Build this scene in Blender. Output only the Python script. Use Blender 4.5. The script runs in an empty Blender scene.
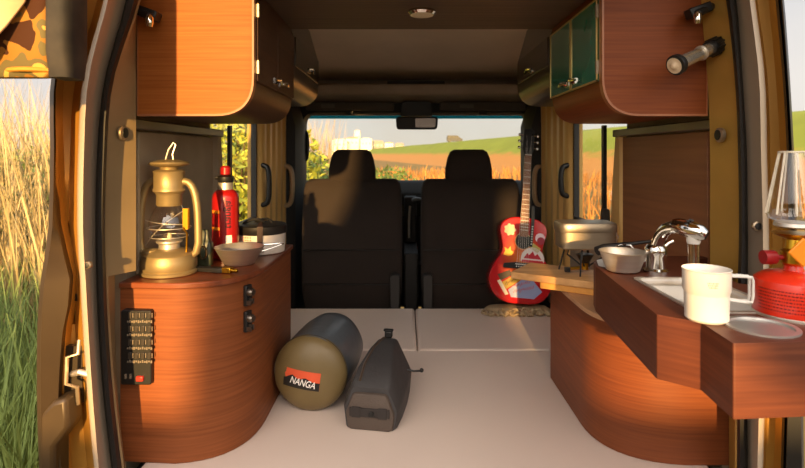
import bpy, bmesh, math, random
from mathutils import Vector, Matrix, Euler
PI = math.pi
random.seed(7)
F, CXP, CYP, H = 540.0, 405.0, 154.0, 1.65     # focal length in pixels, vanishing point, lens height over the ground
SC = bpy.context.scene
COL = SC.collection
V = Vector

def P(px, py, d):
    """point at distance d into the van seen at photo pixel (px, py)"""
    return V(((px - CXP) * d / F, d, (CYP - py) * d / F))

# ---------------------------------------------------------------- mesh builder
def frames(pts, closed=False):
    n = len(pts); T = []
    for i in range(n):
        a = pts[(i - 1) % n] if (closed or i > 0) else pts[i]
        b = pts[(i + 1) % n] if (closed or i < n - 1) else pts[i]
        t = (b - a)
        T.append(t.normalized() if t.length > 1e-9 else V((0, 0, 1)))
    up = V((0, 0, 1)) if abs(T[0].z) < 0.9 else V((1, 0, 0))
    N = [(up - T[0] * up.dot(T[0])).normalized()]
    for i in range(1, n):
        q = T[i - 1].rotation_difference(T[i])
        m = q @ N[-1]
        N.append((m - T[i] * m.dot(T[i])).normalized())
    return [(T[i], N[i], T[i].cross(N[i])) for i in range(n)]

class MB:
    def __init__(s): s.bm = bmesh.new()
    def vs(s, ps): return [s.bm.verts.new(V(p)) for p in ps]
    def face(s, vl):
        try: return s.bm.faces.new(vl)
        except ValueError: return None
    def loft(s, rings, closed=True, caps=True, loop=False):
        vr = [s.vs(r) for r in rings]; n = len(rings[0])
        prs = list(zip(vr, vr[1:]))
        if loop: prs.append((vr[-1], vr[0]))
        for a, b in prs:
            for i in range(n if closed else n - 1):
                j = (i + 1) % n
                s.face([a[i], a[j], b[j], b[i]])
        if caps and not loop:
            s.face(vr[0][::-1]); s.face(vr[-1])
        return s
    def box(s, c, sz, rot=None):
        c = V(c); hx, hy, hz = sz[0] / 2, sz[1] / 2, sz[2] / 2
        R = rot.to_matrix() if isinstance(rot, Euler) else (rot or Matrix.Identity(3))
        r = []
        for z in (-hz, hz):
            r.append([c + R @ V(p) for p in ((-hx, -hy, z), (hx, -hy, z), (hx, hy, z), (-hx, hy, z))])
        return s.loft(r)
    def bb(s, x0, x1, y0, y1, z0, z1):
        return s.box(((x0 + x1) / 2, (y0 + y1) / 2, (z0 + z1) / 2), (abs(x1 - x0), abs(y1 - y0), abs(z1 - z0)))
    def prism(s, poly, axis, a, b):
        def mk(p, t):
            if axis == 'z': return V((p[0], p[1], t))
            if axis == 'y': return V((p[0], t, p[1]))
            return V((t, p[0], p[1]))
        return s.loft([[mk(p, a) for p in poly], [mk(p, b) for p in poly]])
    def tube(s, pts, r, n=8, closed=False, caps=True):
        pts = [V(p) for p in pts]
        rs = r if isinstance(r, (list, tuple)) else [r] * len(pts)
        rings = []
        for (t, nn, b), p, q in zip(frames(pts, closed), pts, rs):
            rings.append([p + (nn * math.cos(2 * PI * k / n) + b * math.sin(2 * PI * k / n)) * q for k in range(n)])
        return s.loft(rings, True, caps and not closed, closed)
    def lathe(s, prof, n=24, c=(0, 0, 0), M=None, caps=True):
        c = V(c); M = M or Matrix.Identity(3); rings = []
        for r, z in prof:
            rings.append([c + M @ V((r * math.cos(2 * PI * k / n), r * math.sin(2 * PI * k / n), z)) for k in range(n)])
        return s.loft(rings, True, caps)
    def ball(s, c, r, n=12, m=8):
        r = V(r) if not isinstance(r, (int, float)) else V((r, r, r)); c = V(c); rings = []
        for i in range(m + 1):
            a = -PI / 2 + PI * i / m; q = max(math.cos(a), 0.02)
            rings.append([c + V((r.x * q * math.cos(2 * PI * k / n), r.y * q * math.sin(2 * PI * k / n), r.z * math.sin(a))) for k in range(n)])
        return s.loft(rings)
    def quad(s, a, b, c, d):
        s.face(s.vs([a, b, c, d])); return s

def srect(cx, cy, z, wx, wy, e=4.0, n=32):
    """rounded rectangle ring in the horizontal plane"""
    out = []
    for k in range(n):
        a = 2 * PI * (k + .5) / n; c, q = math.cos(a), math.sin(a)
        out.append(V((cx + wx / 2 * math.copysign(abs(c) ** (2 / e), c), cy + wy / 2 * math.copysign(abs(q) ** (2 / e), q), z)))
    return out

def rpoly(pts, rad, seg=6):
    """2D polygon with rounded corners; rad is a number or one per corner"""
    n = len(pts); out = []
    for i in range(n):
        r = rad[i] if isinstance(rad, (list, tuple)) else rad
        p = V(pts[i]); a = V(pts[i - 1]); b = V(pts[(i + 1) % n])
        if r <= 0: out.append((p.x, p.y)); continue
        u = (a - p).normalized(); w = (b - p).normalized()
        ang = u.angle(w); d = min(r / math.tan(ang / 2), (a - p).length * .49, (b - p).length * .49)
        p0 = p + u * d; p1 = p + w * d
        for k in range(seg + 1):
            t = k / seg
            q = p0 * (1 - t) ** 2 + p * 2 * t * (1 - t) + p1 * t * t
            out.append((q.x, q.y))
    return out

def bez(p0, p1, p2, n=8):
    p0, p1, p2 = V(p0), V(p1), V(p2)
    return [p0 * (1 - t) ** 2 + p1 * 2 * t * (1 - t) + p2 * t * t for t in [i / n for i in range(n + 1)]]

# ---------------------------------------------------------------- linking objects
ROOT = {}
def tag(o, label=None, cat=None, group=None, kind=None):
    if label: o['label'] = label
    if cat: o['category'] = cat
    if group: o['group'] = group
    if kind: o['kind'] = kind
    return o
def thing(name, label, cat, loc=(0, 0, 0), rot=(0, 0, 0), group=None):
    o = bpy.data.objects.new(name, None); COL.objects.link(o)
    o.location = loc; o.rotation_euler = rot; o.empty_display_size = .02
    ROOT[o] = V(loc)
    return tag(o, label, cat, group)
def obj(name, mb, m, parent=None, world=False, smooth=True, bevel=0, label=None, seg=2, ang=38):
    """world=True: mesh was built in van coordinates and is moved under its thing's base"""
    bm = mb.bm
    if parent is not None and world:
        r = parent
        while r.parent: r = r.parent
        bmesh.ops.translate(bm, verts=bm.verts, vec=-ROOT.get(r, V((0, 0, 0))))
    bmesh.ops.recalc_face_normals(bm, faces=bm.faces)
    me = bpy.data.meshes.new(name); bm.to_mesh(me); bm.free()
    me.materials.append(m)
    if smooth:
        for p in me.polygons: p.use_smooth = True
        try: me.set_sharp_from_angle(angle=math.radians(ang))
        except Exception: pass
    o = bpy.data.objects.new(name, me); COL.objects.link(o)
    if parent is not None: o.parent = parent
    if bevel:
        b = o.modifiers.new('bevel', 'BEVEL'); b.width = bevel; b.segments = seg; b.limit_method = 'ANGLE'; b.angle_limit = math.radians(40)
    if label: o['label'] = label
    return o
def solo(name, mb, m, label, cat, base, group=None, **kw):
    """a thing that is one mesh; its origin is put at base"""
    bmesh.ops.translate(mb.bm, verts=mb.bm.verts, vec=-V(base))
    o = obj(name, mb, m, **kw); o.location = base
    return tag(o, label, cat, group)
def struct(name, mb, m, **kw):
    o = obj(name, mb, m, **kw); o['kind'] = 'structure'; return o
def copy_tree(o, parent=None):
    c = o.copy(); COL.objects.link(c); c.parent = parent
    for ch in list(o.children): copy_tree(ch, c)
    return c
def text_mesh(s, size, shear=0, ext=0.0004):
    cu = bpy.data.curves.new('lettering', 'FONT'); cu.body = s; cu.size = size; cu.shear = shear; cu.extrude = ext
    cu.align_x = 'CENTER'; cu.align_y = 'CENTER'; cu.offset = size * .012
    t = bpy.data.objects.new('lettering', cu); COL.objects.link(t)
    dg = bpy.context.evaluated_depsgraph_get(); dg.update()
    me = bpy.data.meshes.new_from_object(t.evaluated_get(dg))
    mb = MB(); mb.bm.from_mesh(me)
    bpy.data.objects.remove(t); bpy.data.curves.remove(cu); bpy.data.meshes.remove(me)
    return mb

# ---------------------------------------------------------------- materials
def sl(r, g, b):
    f = lambda c: (c / 255) / 12.92 if c / 255 <= .04045 else ((c / 255 + .055) / 1.055) ** 2.4
    return (f(r), f(g), f(b), 1)
MC = {}
def mat(name, c, rough=.5, metal=0, var=.12, scale=(8, 8, 8), bump=0, bscale=None, c2=None, coat=0, trans=0, spec=None, detail=3):
    if name in MC: return MC[name]
    m = bpy.data.materials.new(name); m.use_nodes = True; MC[name] = m
    nt = m.node_tree; N = nt.nodes; L = nt.links
    b = N['Principled BSDF']
    tc = N.new('ShaderNodeTexCoord'); mp = N.new('ShaderNodeMapping'); no = N.new('ShaderNodeTexNoise'); rp = N.new('ShaderNodeValToRGB')
    if isinstance(scale, (int, float)): scale = (scale,) * 3
    mp.inputs['Scale'].default_value = scale
    no.inputs['Scale'].default_value = 1; no.inputs['Detail'].default_value = detail
    L.new(tc.outputs['Object'], mp.inputs['Vector']); L.new(mp.outputs[0], no.inputs['Vector']); L.new(no.outputs['Fac'], rp.inputs[0])
    c = sl(*c); lo = c2 and sl(*c2) or tuple(x * (1 - var) for x in c[:3]) + (1,)
    hi = c if c2 else tuple(min(1, x * (1 + var)) for x in c[:3]) + (1,)
    rp.color_ramp.elements[0].color = lo; rp.color_ramp.elements[1].color = hi
    rp.color_ramp.elements[0].position = .32; rp.color_ramp.elements[1].position = .68
    L.new(rp.outputs[0], b.inputs['Base Color'])
    b.inputs['Roughness'].default_value = rough; b.inputs['Metallic'].default_value = metal
    b.inputs['Coat Weight'].default_value = coat; b.inputs['Coat Roughness'].default_value = .15
    if spec is not None: b.inputs['Specular IOR Level'].default_value = spec
    if bump:
        n2 = no
        if bscale:
            n2 = N.new('ShaderNodeTexNoise'); n2.inputs['Scale'].default_value = bscale; n2.inputs['Detail'].default_value = 2
            L.new(tc.outputs['Object'], n2.inputs['Vector'])
        bu = N.new('ShaderNodeBump'); bu.inputs['Strength'].default_value = bump; bu.inputs['Distance'].default_value = .004
        L.new(n2.outputs['Fac'], bu.inputs['Height']); L.new(bu.outputs[0], b.inputs['Normal'])
    return m
def glassy(name, tint=(255, 255, 255), op=.12, rough=.02, ior=1.5):
    """clear pane: mostly transparent, mirrored at grazing angles"""
    if name in MC: return MC[name]
    m = bpy.data.materials.new(name); m.use_nodes = True; MC[name] = m
    nt = m.node_tree; N = nt.nodes; L = nt.links; N.remove(N['Principled BSDF'])
    t = N.new('ShaderNodeBsdfTransparent'); t.inputs[0].default_value = sl(*tint)
    g = N.new('ShaderNodeBsdfGlossy'); g.inputs['Roughness'].default_value = rough
    lw = N.new('ShaderNodeLayerWeight'); lw.inputs[0].default_value = .5; f = N.new('ShaderNodeMath'); f.operation = 'POWER'; f.inputs[1].default_value = 5 if ior > 1.4 else 9; L.new(lw.outputs['Facing'], f.inputs[0])
    no = N.new('ShaderNodeTexNoise'); no.inputs['Scale'].default_value = 3
    ml = N.new('ShaderNodeMath'); ml.operation = 'MULTIPLY_ADD'; ml.inputs[1].default_value = .02; ml.inputs[2].default_value = op - .04
    ad = N.new('ShaderNodeMath'); ad.operation = 'ADD'; ad.use_clamp = True
    mx = N.new('ShaderNodeMixShader')
    L.new(no.outputs['Fac'], ml.inputs[0]); L.new(ml.outputs[0], ad.inputs[0]); L.new(f.outputs[0], ad.inputs[1])
    L.new(ad.outputs[0], mx.inputs[0]); L.new(t.outputs[0], mx.inputs[1]); L.new(g.outputs[0], mx.inputs[2])
    L.new(mx.outputs[0], N['Material Output'].inputs[0])
    return m

WOOD = mat('walnut veneer', (166, 98, 44), .52, c2=(146, 81, 35), scale=(5, 5, 190), detail=6, spec=.15)
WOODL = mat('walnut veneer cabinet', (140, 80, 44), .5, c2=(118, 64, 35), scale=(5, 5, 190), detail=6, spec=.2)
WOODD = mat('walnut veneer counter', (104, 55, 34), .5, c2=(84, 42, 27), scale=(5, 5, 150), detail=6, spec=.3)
WOODT = mat('walnut veneer top', (130, 68, 38), .34, c2=(104, 50, 28), scale=(3, 60, 3), detail=5)
WOODB = mat('dark stained veneer', (92, 62, 44), .45, c2=(76, 50, 36), scale=(2.2, 2.2, 80), detail=5, spec=.4)
EDGE = mat('veneer edge band', (160, 100, 62), .4)
GOLD = mat('champagne gold van paint', (178, 130, 56), .38, .35, .05, 3, coat=.2)
JAMB = mat('champagne jamb paint', (190, 172, 150), .38, .2, .05, 3, coat=.1)
SEAL = mat('black rubber seal', (34, 33, 33), .55, bump=.1)
PLASTIC = mat('charcoal plastic', (40, 37, 35), .55, bump=.1, bscale=200)
BLACK = mat('black plastic', (22, 21, 21), .45)
FELT = mat('taupe felt lining', (156, 142, 120), .9, bump=.3, bscale=300)
HEADL = mat('headliner fabric', (228, 212, 196), .95, bump=.3, bscale=250, scale=3, var=.08)
SEATF = mat('black brown seat fabric', (38, 28, 22), .9, bump=.4, bscale=500)
VINYL = mat('warm grey vinyl', (226, 208, 196), .55, scale=3, var=.03, bump=.06, bscale=120)
CHROME = mat('polished chrome', (225, 222, 215), .08, 1, .03)
STEEL = mat('brushed stainless', (220, 212, 200), .42, .85, .06, (4, 4, 120))
ALU = mat('dull aluminium', (186, 170, 146), .4, .85, .06, (4, 4, 90))
BRASS = mat('lantern bronze paint', (158, 138, 98), .45, .6, .08, 12)
BRASSY = mat('yellow brass', (205, 160, 50), .3, 1)
WHITE = mat('white enamel', (222, 218, 210), .35, 0, .02, 6)
RED = mat('red lacquer', (152, 20, 20), .32, 0, .05, 6, coat=.3)
REDC = mat('orange red canister paint', (222, 50, 26), .3, 0, .04, 6, coat=.3)
GLASS = glassy('clear glass', op=.16)
PGOLD = mat('sunlit gold pillar paint', (222, 180, 108), .4, .1, .05, 3)  # van gold made paler to stand for sunlight on the pillars
BEIGEP = mat('beige plastic handle', (206, 178, 140), .5)
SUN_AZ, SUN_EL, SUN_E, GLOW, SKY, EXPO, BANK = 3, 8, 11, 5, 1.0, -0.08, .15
# ---------------------------------------------------------------- van shell (setting)
XL, XR, XC = -.65, .74, .045
# left lining: panel between the cabinets, lower wall below the window, header above it
mb = MB(); mb.bb(XL - .04, XL, 1.26, 1.80, -.76, .50); mb.bb(XL - .04, XL, 1.80, 2.95, -.76, -.30); mb.bb(XL - .04, XL, 1.80, 2.95, .20, .50)
struct('wall_left', mb, FELT)
mb = MB(); mb.bb(XR, XR + .04, 1.26, 1.80, -.76, .50); mb.bb(XR, XR + .04, 1.80, 2.95, -.76, -.30); mb.bb(XR, XR + .04, 1.80, 2.95, .20, .50)
struct('wall_right', mb, FELT)
# veneer board and felt board screwed to the walls
mb = MB(); mb.bb(XR - .012, XR - .001, 1.30, 1.82, -.40, .055); struct('trim_1', mb, mat('brown wall veneer', (150, 98, 62), .5, c2=(132, 84, 54), scale=(2.2, 2.2, 60), detail=5), bevel=.002)
mb = MB(); mb.bb(XL + .001, XL + .010, 1.30, 1.80, -.30, .055); struct('trim_2', mb, mat('grey felt board', (164, 148, 122), .85, bump=.3, bscale=300), bevel=.003)
# metal rails under the overhead cabinets
for s, x, nm in ((1, XL, 'trim_3'), (-1, XR, 'trim_4')):
    mb = MB(); mb.bb(x, x + s * .03, 1.24, 1.85, .058, .082); struct(nm, mb, mat('grey steel rail', (120, 112, 100), .4, .6), bevel=.003)
# floor pan and cab floor
mb = MB(); mb.bb(-.70, .79, 1.02, 2.47, -.82, -.762); struct('floor', mb, mat('dark floor mat', (60, 55, 50), .8))
mb = MB(); mb.bb(-.74, .83, 2.47, 3.6, -1.10, -1.05); mb.bb(-.74, .83, 2.46, 2.47, -1.10, -.762); struct('trim_5', mb, PLASTIC)
# ceiling: headliner, gently sloping to the front
prof = [(1.02, .50), (1.7, .53), (2.15, .535), (2.5, .51), (2.8, .46), (2.96, .435), (3.05, .42), (3.05, .60), (1.02, .60)]
mb = MB(); mb.prism(prof, 'x', -.75, .84); struct('ceiling', mb, HEADL)
# dark veneer panel across the ceiling between the overhead cabinets
mb = MB(); mb.bb(-.36, .455, 1.02, 1.655, .382, .405); struct('trim_6', mb, mat('dark ceiling veneer', (104, 84, 70), .5, c2=(84, 68, 57), scale=(2, 90, 2)), bevel=.002)
# header above the windscreen: ledge, roll, console recess
mb = MB()
mb.prism(rpoly([(2.78, .305), (3.06, .28), (3.06, .36), (2.78, .362)], [.02, 0, 0, .015]), 'x', -.62, .71)
struct('trim_7', mb, mat('grey brown header plastic', (150, 136, 120), .6))
mb = MB(); mb.bb(-.74, .83, 3.065, 3.10, .22, .60); struct('trim_32', mb, mat('grey brown header plastic', (150, 136, 120), .6))
mb = MB(); mb.bb(-.10, .22, 2.99, 3.02, .365, .405); struct('trim_8', mb, mat('dim console plastic', (60, 54, 49), .6), bevel=.004)
# frame round the windscreen (a ring) with the front pillars
def ring_frame(inner, outer, y0, y1):
    mb = MB(); I = inner; O = outer
    mb.loft([[V((p[0], y0, p[1])) for p in O], [V((p[0], y0, p[1])) for p in I], [V((p[0], y1, p[1])) for p in I], [V((p[0], y1, p[1])) for p in O]], True, False, True)
    return mb
def resample(poly, n):
    L = [0]; m = len(poly)
    for i in range(m): L.append(L[-1] + (V(poly[(i + 1) % m]) - V(poly[i])).length)
    out = []
    for k in range(n):
        t = L[-1] * k / n; i = max(j for j in range(m) if L[j] <= t + 1e-9)
        f = (t - L[i]) / max(L[i + 1] - L[i], 1e-9); a = V(poly[i]); b = V(poly[(i + 1) % m]); q = a + (b - a) * f
        out.append((q.x, q.y))
    return out
inn = rpoly([(-.575, -.62), (.70, -.62), (.70, .232), (-.57, .232)], [.02, .02, .07, .07], 8)
cx0, cz0 = XC + .02, -.1
out = []
for p in inn:
    dx, dz = p[0] - cx0, p[1] - cz0
    k = min((.785 if dx > 0 else .735) / abs(dx) if dx else 9, (.62 if dz > 0 else .95) / abs(dz) if dz else 9)
    out.append((cx0 + dx * k, cz0 + dz * k))
mb = ring_frame(inn, out, 3.02, 3.14); struct('trim_9', mb, mat('black pillar trim', (30, 28, 27), .6))
# dark B pillars with belts behind the seats
for s, x, nm in ((1, XL, 'trim_10'), (-1, XR, 'trim_11')):
    mb = MB(); pl = [(x - s * .02, 2.80), (x + s * .075, 2.83), (x + s * .10, 2.90), (x + s * .10, 2.99), (x - s * .02, 3.03)]
    mb.loft([[V((p[0] - (s * .05 if z > .3 else 0), p[1], z)) for p in pl] for z in (-1.05, -.5, .15, .32, .47)])
    struct(nm, mb, mat('black pillar trim', (30, 28, 27), .6))
# window panes and their frames
def window(n, x, s):
    mb = MB(); y0, y1, z0, z1 = 1.83, 2.40, -.28, .18
    for a in ((y0 - .03, y0, z0 - .02, z1 + .02), (y1, y1 + .03, z0 - .02, z1 + .02), (y0, y1, z0 - .02, z0), (y0, y1, z1, z1 + .02)):
        mb.bb(x - s * .035, x - s * .012, *a)
    w = struct('window_%d' % n, mb, SEAL)
    mb = MB(); mb.bb(x - s * .026, x - s * .022, y0, y1, z0, z1); obj('pane', mb, glassy('side window glass', (250, 252, 250), .05, .02, 1.12), w)
window(2, XL, 1); window(3, XR, -1)
mb = MB()
mb.loft([[V((-.60, 3.155, .27)), V((.73, 3.155, .27)), V((.73, 3.16, .27)), V((-.60, 3.16, .27))], [V((-.66, 3.56, -.32)), V((.79, 3.56, -.32)), V((.79, 3.565, -.32)), V((-.66, 3.565, -.32))]])
w1 = struct('window_1', mb, glassy('windscreen glass', (250, 252, 250), .06, .02, 1.2), smooth=False)
mb = MB(); mb.loft([[V((-.60, 3.150, .27)), V((.73, 3.150, .27)), V((.73, 3.154, .27)), V((-.60, 3.154, .27))], [V((-.60, 3.185, .208)), V((.73, 3.185, .208)), V((.73, 3.189, .208)), V((-.60, 3.189, .208))]])
obj('shade_band', mb, glassy('teal shade band', (70, 150, 160), .06), w1, smooth=False, label='teal sun shade band along the top of the windscreen')
# ribbed gold door pillars between side windows and B pillars, and the narrow rear window pillars
for s, x, nm in ((1, XL, 'trim_12'), (-1, XR, 'trim_13')):
    mb = MB(); pl = [(x - s * .05, 2.40)]
    for k in range(5):
        y = 2.42 + k * .09
        pl += [(x + s * .0, y), (x + s * (.014 + .004 * k), y + .02), (x + s * (.014 + .004 * k), y + .06), (x + s * .004, y + .075)]
    pl += [(x + s * .02, 2.86), (x - s * .05, 2.86)]
    mb.prism(pl, 'z', -.62, .46); struct(nm, mb, PGOLD)
for s, x, nm in ((1, XL, 'trim_14'), (-1, XR, 'trim_15')):
    mb = MB(); mb.loft([[V((x + s * .001, 1.80, z)), V((x + s * .022, 1.81, z)), V((x + s * .022, 1.81 + w, z)), V((x + s * .001, 1.82 + w, z))] for z, w in ((-.40, .09), (-.1, .06), (.08, .03))])
    struct(nm, mb, PGOLD if s < 0 else mat('pale pillar trim', (170, 150, 120), .6))
# ---- rear opening: cross sections given as photo columns at several heights, each at its own depth
def strip(name, m, ys, cols, inward=None, **kw):
    """cols: per profile point (list of photo columns, one per height; depth)"""
    mb = MB()
    import bisect
    fine = [ys[0] + (ys[-1] - ys[0]) * i / 24 for i in range(25)]
    def ip(v, y):
        i = max(0, min(len(ys) - 2, bisect.bisect_right(ys, y) - 1)); t = (y - ys[i]) / (ys[i + 1] - ys[i])
        p0 = v[max(i - 1, 0)]; p1 = v[i]; p2 = v[i + 1]; p3 = v[min(i + 2, len(v) - 1)]
        m1 = (p2 - p0) / 2; m2 = (p3 - p1) / 2
        return (2 * t ** 3 - 3 * t * t + 1) * p1 + (t ** 3 - 2 * t * t + t) * m1 + (-2 * t ** 3 + 3 * t * t) * p2 + (t ** 3 - t * t) * m2
    rings = []
    for y in fine:
        z = (CYP - y) * 1.12 / F
        rings.append([V(((ip(c, y) - CXP) * d / F, d, z)) for c, d in [(c, d + (.10 if d < 1.15 else 0)) for c, d in cols]])
    mb.loft(rings); return struct(name, mb, m, **kw)
ys = [-60, 0, 80, 150, 230, 280, 330, 400, 470, 560]
Lseal_o = [135, 125, 104, 97, 95, 96, 98, 103, 111, 122]
Lseal_i = [150, 137, 113, 107, 105, 106, 108, 113, 121, 132]
Llip = [118, 106, 85, 80, 79, 82, 85, 90, 97, 108]
Lch = [78, 76, 58, 58, 62, 74, 66, 62, 66, 74]
Lout = [74, 70, 52, 51, 49, 41, 38, 38, 41, 46]
ad = lambda v, k: [a + k for a in v]
strip('trim_16', SEAL, ys, [(Lseal_o, 1.04), (ad(Lseal_o, 3), 1.02), (ad(Lseal_i, -3), 1.02), (Lseal_i, 1.04), (Lseal_i, 1.06), (Lseal_o, 1.06)])
strip('trim_17', JAMB, ys, [(ad(Llip, -2), 1.005), (ad(Llip, 0), .965), (ad(Llip, 4), .96), (ad(Llip, 7), .985), (ad(Lseal_o, -2), 1.03), (ad(Lseal_o, 6), 1.062), (ad(Llip, 6), 1.09)])
strip('trim_18', GOLD, ys, [(ad(Lout, 0), 1.00), (ad(Lout, 5), .99), (ad(Lch, 0), 1.02), (ad(Lch, 6), 1.04), (ad(Llip, -10), 1.045), (ad(Llip, 0), 1.01), (ad(Llip, 4), 1.07), (ad(Lout, 4), 1.10)])
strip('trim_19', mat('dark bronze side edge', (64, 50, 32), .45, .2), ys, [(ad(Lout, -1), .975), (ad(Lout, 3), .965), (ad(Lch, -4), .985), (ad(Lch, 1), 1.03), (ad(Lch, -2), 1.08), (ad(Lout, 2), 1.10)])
# inner pillar from the seal to the lining
BRP = mat('shaded inner pillar paint', (150, 128, 92), .5, .2)  # left inner pillar: its shade is mixed into a duller tone
yu = ys[:6]; yu[-1] = 281; yl = [281] + ys[6:]; lo = lambda v: [v[5]] + v[6:]
strip('trim_20', BRP, yu, [(ad(Lseal_i[:6], -3), 1.05), (ad(Lseal_i[:6], 2), 1.06), ([136] * 6, 1.219), ([126] * 6, 1.30), (ad(Lseal_i[:6], -8), 1.08)])
strip('trim_33', BRP, yl, [(ad(lo(Lseal_i), -3), 1.05), (ad(lo(Lseal_i), 2), 1.06), ([115, 115, 117, 123, 134], 1.205), ([108, 108, 110, 116, 126], 1.21), (ad(lo(Lseal_i), -8), 1.08)])
Rseal_i = [716, 727, 735, 738, 739, 738, 737, 737, 737, 736]
Rseal_o = [726, 737, 743, 747, 748, 748, 747, 747, 748, 748]
Rlip = [744, 752, 762, 764, 766, 766, 764, 762, 760, 758]
Rch = [770, 777, 784, 788, 790, 790, 786, 784, 782, 780]
Rout = [776, 784, 790, 794, 797, 799, 801, 803, 804, 804]
strip('trim_21', SEAL, ys, [(Rseal_i, 1.04), (ad(Rseal_i, 3), 1.02), (ad(Rseal_o, -3), 1.02), (Rseal_o, 1.04), (Rseal_o, 1.06), (Rseal_i, 1.06)])
strip('trim_22', JAMB, ys, [(ad(Rseal_o, -6), 1.062), (ad(Rseal_o, 2), 1.03), (ad(Rlip, -6), .99), (ad(Rlip, -3), .97), (ad(Rlip, 1), .975), (ad(Rlip, 3), 1.01), (ad(Rlip, -5), 1.09)])
strip('trim_23', GOLD, ys, [(ad(Rlip, 0), 1.03), (ad(Rlip, 6), 1.045), (ad(Rch, -8), 1.04), (ad(Rch, 0), 1.02), (ad(Rch, 2), 1.10), (ad(Rlip, -6), 1.09)])
strip('trim_24', BLACK, ys, [(ad(Rch, -2), 1.03), (ad(Rch, 1), 1.0), (ad(Rch, 3), 1.005), (ad(Rch, 4), .985), (ad(Rout, -2), .98), (ad(Rout, 0), 1.0), (ad(Rout, -4), 1.10)])
strip('trim_25', mat('sunlit inner pillar paint', (178, 140, 66), .3, .35, coat=.5), yu, [(ad(Rseal_i[:6], 3), 1.05), (ad(Rseal_i[:6], -2), 1.06), ([699, 702, 708, 710, 710, 710], 1.219), ([722] * 6, 1.30), (ad(Rseal_i[:6], 8), 1.08)])  # right inner pillar: sunlight is worked into a golder tone
strip('trim_34', mat('sunlit inner pillar paint', (178, 140, 66)), yl, [(ad(lo(Rseal_i), 3), 1.05), (ad(lo(Rseal_i), -2), 1.06), ([729] * 5, 1.205), ([734] * 5, 1.21), (ad(lo(Rseal_i), 8), 1.08)])
# outer skins so that no light leaks in behind the jambs
for s, x, nm in ((1, XL, 'wall_outer_left'), (-1, XR, 'wall_outer_right')):
    mb = MB()
    mb.bb(x - s * .06, x - s * .045, 1.28, 1.80, -1.25, .62); mb.bb(x - s * .06, x - s * .045, 1.80, 3.3, -1.25, -.30); mb.bb(x - s * .06, x - s * .045, 1.80, 3.3, .20, .62); mb.bb(x - s * .06, x - s * .045, 2.46, 3.1, -.30, .20)
    struct(nm, mb, GOLD)
mb = MB(); mb.bb(-.76, .85, 1.05, 3.2, .60, .64); struct('trim_26', mb, GOLD)
mb = MB(); mb.bb(-.62, .68, 1.03, 1.08, -1.2, -.77); struct('trim_27', mb, PLASTIC)

# ---------------------------------------------------------------- bed
BED = -.70
def cushion(x0, x1, y0, y1, label, name='bed_cushion', group=None):
    mb = MB(); mb.bb(x0, x1, y0, y1, -.761, BED)
    return solo(name, mb, VINYL, label, 'cushion', ((x0 + x1) / 2, (y0 + y1) / 2, -.761), group, bevel=.012, seg=3)
cushion(-.595, .685, 1.09, 1.928, 'large pale vinyl mattress on the van floor between the two wooden cabinets', 'bed_mattress')
cushion(-.64, .043, 1.931, 2.455, 'pale vinyl cushion behind the left front seat', group='bed cushions behind the seats')
cushion(.047, .73, 1.931, 2.455, 'pale vinyl cushion behind the right front seat, under the guitar', group='bed cushions behind the seats')

# ---------------------------------------------------------------- cab: seats, dash, mirror, visors
def make_seat(x, label):
    t = thing('front_seat', label, 'seat', (x, 2.62, -1.05), group='front seats')
    mb = MB(); rings = []
    for z, w, th, yo in ((.30, .44, .10, -.02), (.40, .475, .12, -.03), (.60, .48, .13, -.02), (.80, .475, .13, 0), (.88, .468, .12, .01), (.91, .455, .105, .015), (.928, .42, .07, .02)):
        rings.append(srect(0, yo, z, w, th, 7))
    mb.loft(rings); bk = obj('backrest', mb, SEATF, t)
    mb = MB(); mb.tube([V((-.225, -.088, .60)), V((0, -.089, .60)), V((.225, -.088, .60))], .003, 6); mb.tube([V((-.225, -.092, .44)), V((.225, -.092, .44))], .003, 6)
    obj('seam', mb, BLACK, bk)
    mb = MB(); rings = []
    for z, w, th in ((.915, .215, .08), (.93, .228, .10), (.98, .225, .11), (1.03, .205, .105), (1.06, .18, .09), (1.072, .14, .06)):
        rings.append(srect(-.005, .02, z, w, th, 4))
    mb.loft(rings); obj('headrest', mb, SEATF, t)
    mb = MB(); rings = []
    for z, w, l in ((.0, .42, .40), (.12, .44, .42), (.26, .46, .45), (.32, .45, .44)):
        rings.append(srect(0, .20, z, w, l, 5))
    mb.loft(rings); obj('seat_base', mb, SEATF, t)
    return t
make_seat(-.252, 'dark fabric front seat on the left, striped by sunlight at its outer edge')
make_seat(.315, 'dark fabric front seat on the right, behind the red guitar')
def recliner(x, label):
    mb = MB(); mb.prism(rpoly([(-.02, 0), (.02, 0), (.024, .17), (-.024, .17)], [.005, .005, .02, .02]), 'y', -.03, .03)
    o = obj('seat_armrest', mb, PLASTIC, bevel=.006); o.location = (x, 2.505, -.725); tag(o, label, 'armrest', 'armrests between the front seats')
recliner(-.047, 'dark plastic armrest at the inner side of the left front seat'); recliner(.105, 'dark plastic armrest at the inner side of the right front seat')
t = thing('centre_console', 'dark centre console standing between the two front seats', 'console', (.03, 3.0, -1.05))
mb = MB(); mb.bb(-.006, .068, 2.72, 3.12, -1.05, -.50); obj('console_body', mb, PLASTIC, t, True, bevel=.01)
mb = MB(); mb.bb(-.004, .066, 3.02, 3.12, -.50, -.24); obj('console_stack', mb, PLASTIC, t, True, bevel=.01)
mb = MB(); mb.tube([P(409, 238, 2.9), P(409, 222, 2.92), P(410, 206, 2.95)], .006, 8); obj('gear_lever', mb, STEEL, t, True)
mb = MB(); mb.ball(P(417, 200, 2.95), (.03, .02, .016)); obj('gear_knob', mb, mat('grey shift knob', (120, 120, 118), .3, .6), t, True)
t = thing('dashboard', 'black dashboard under the windscreen, seen between the headrests', 'dashboard', (.04, 3.36, -1.0))
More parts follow.
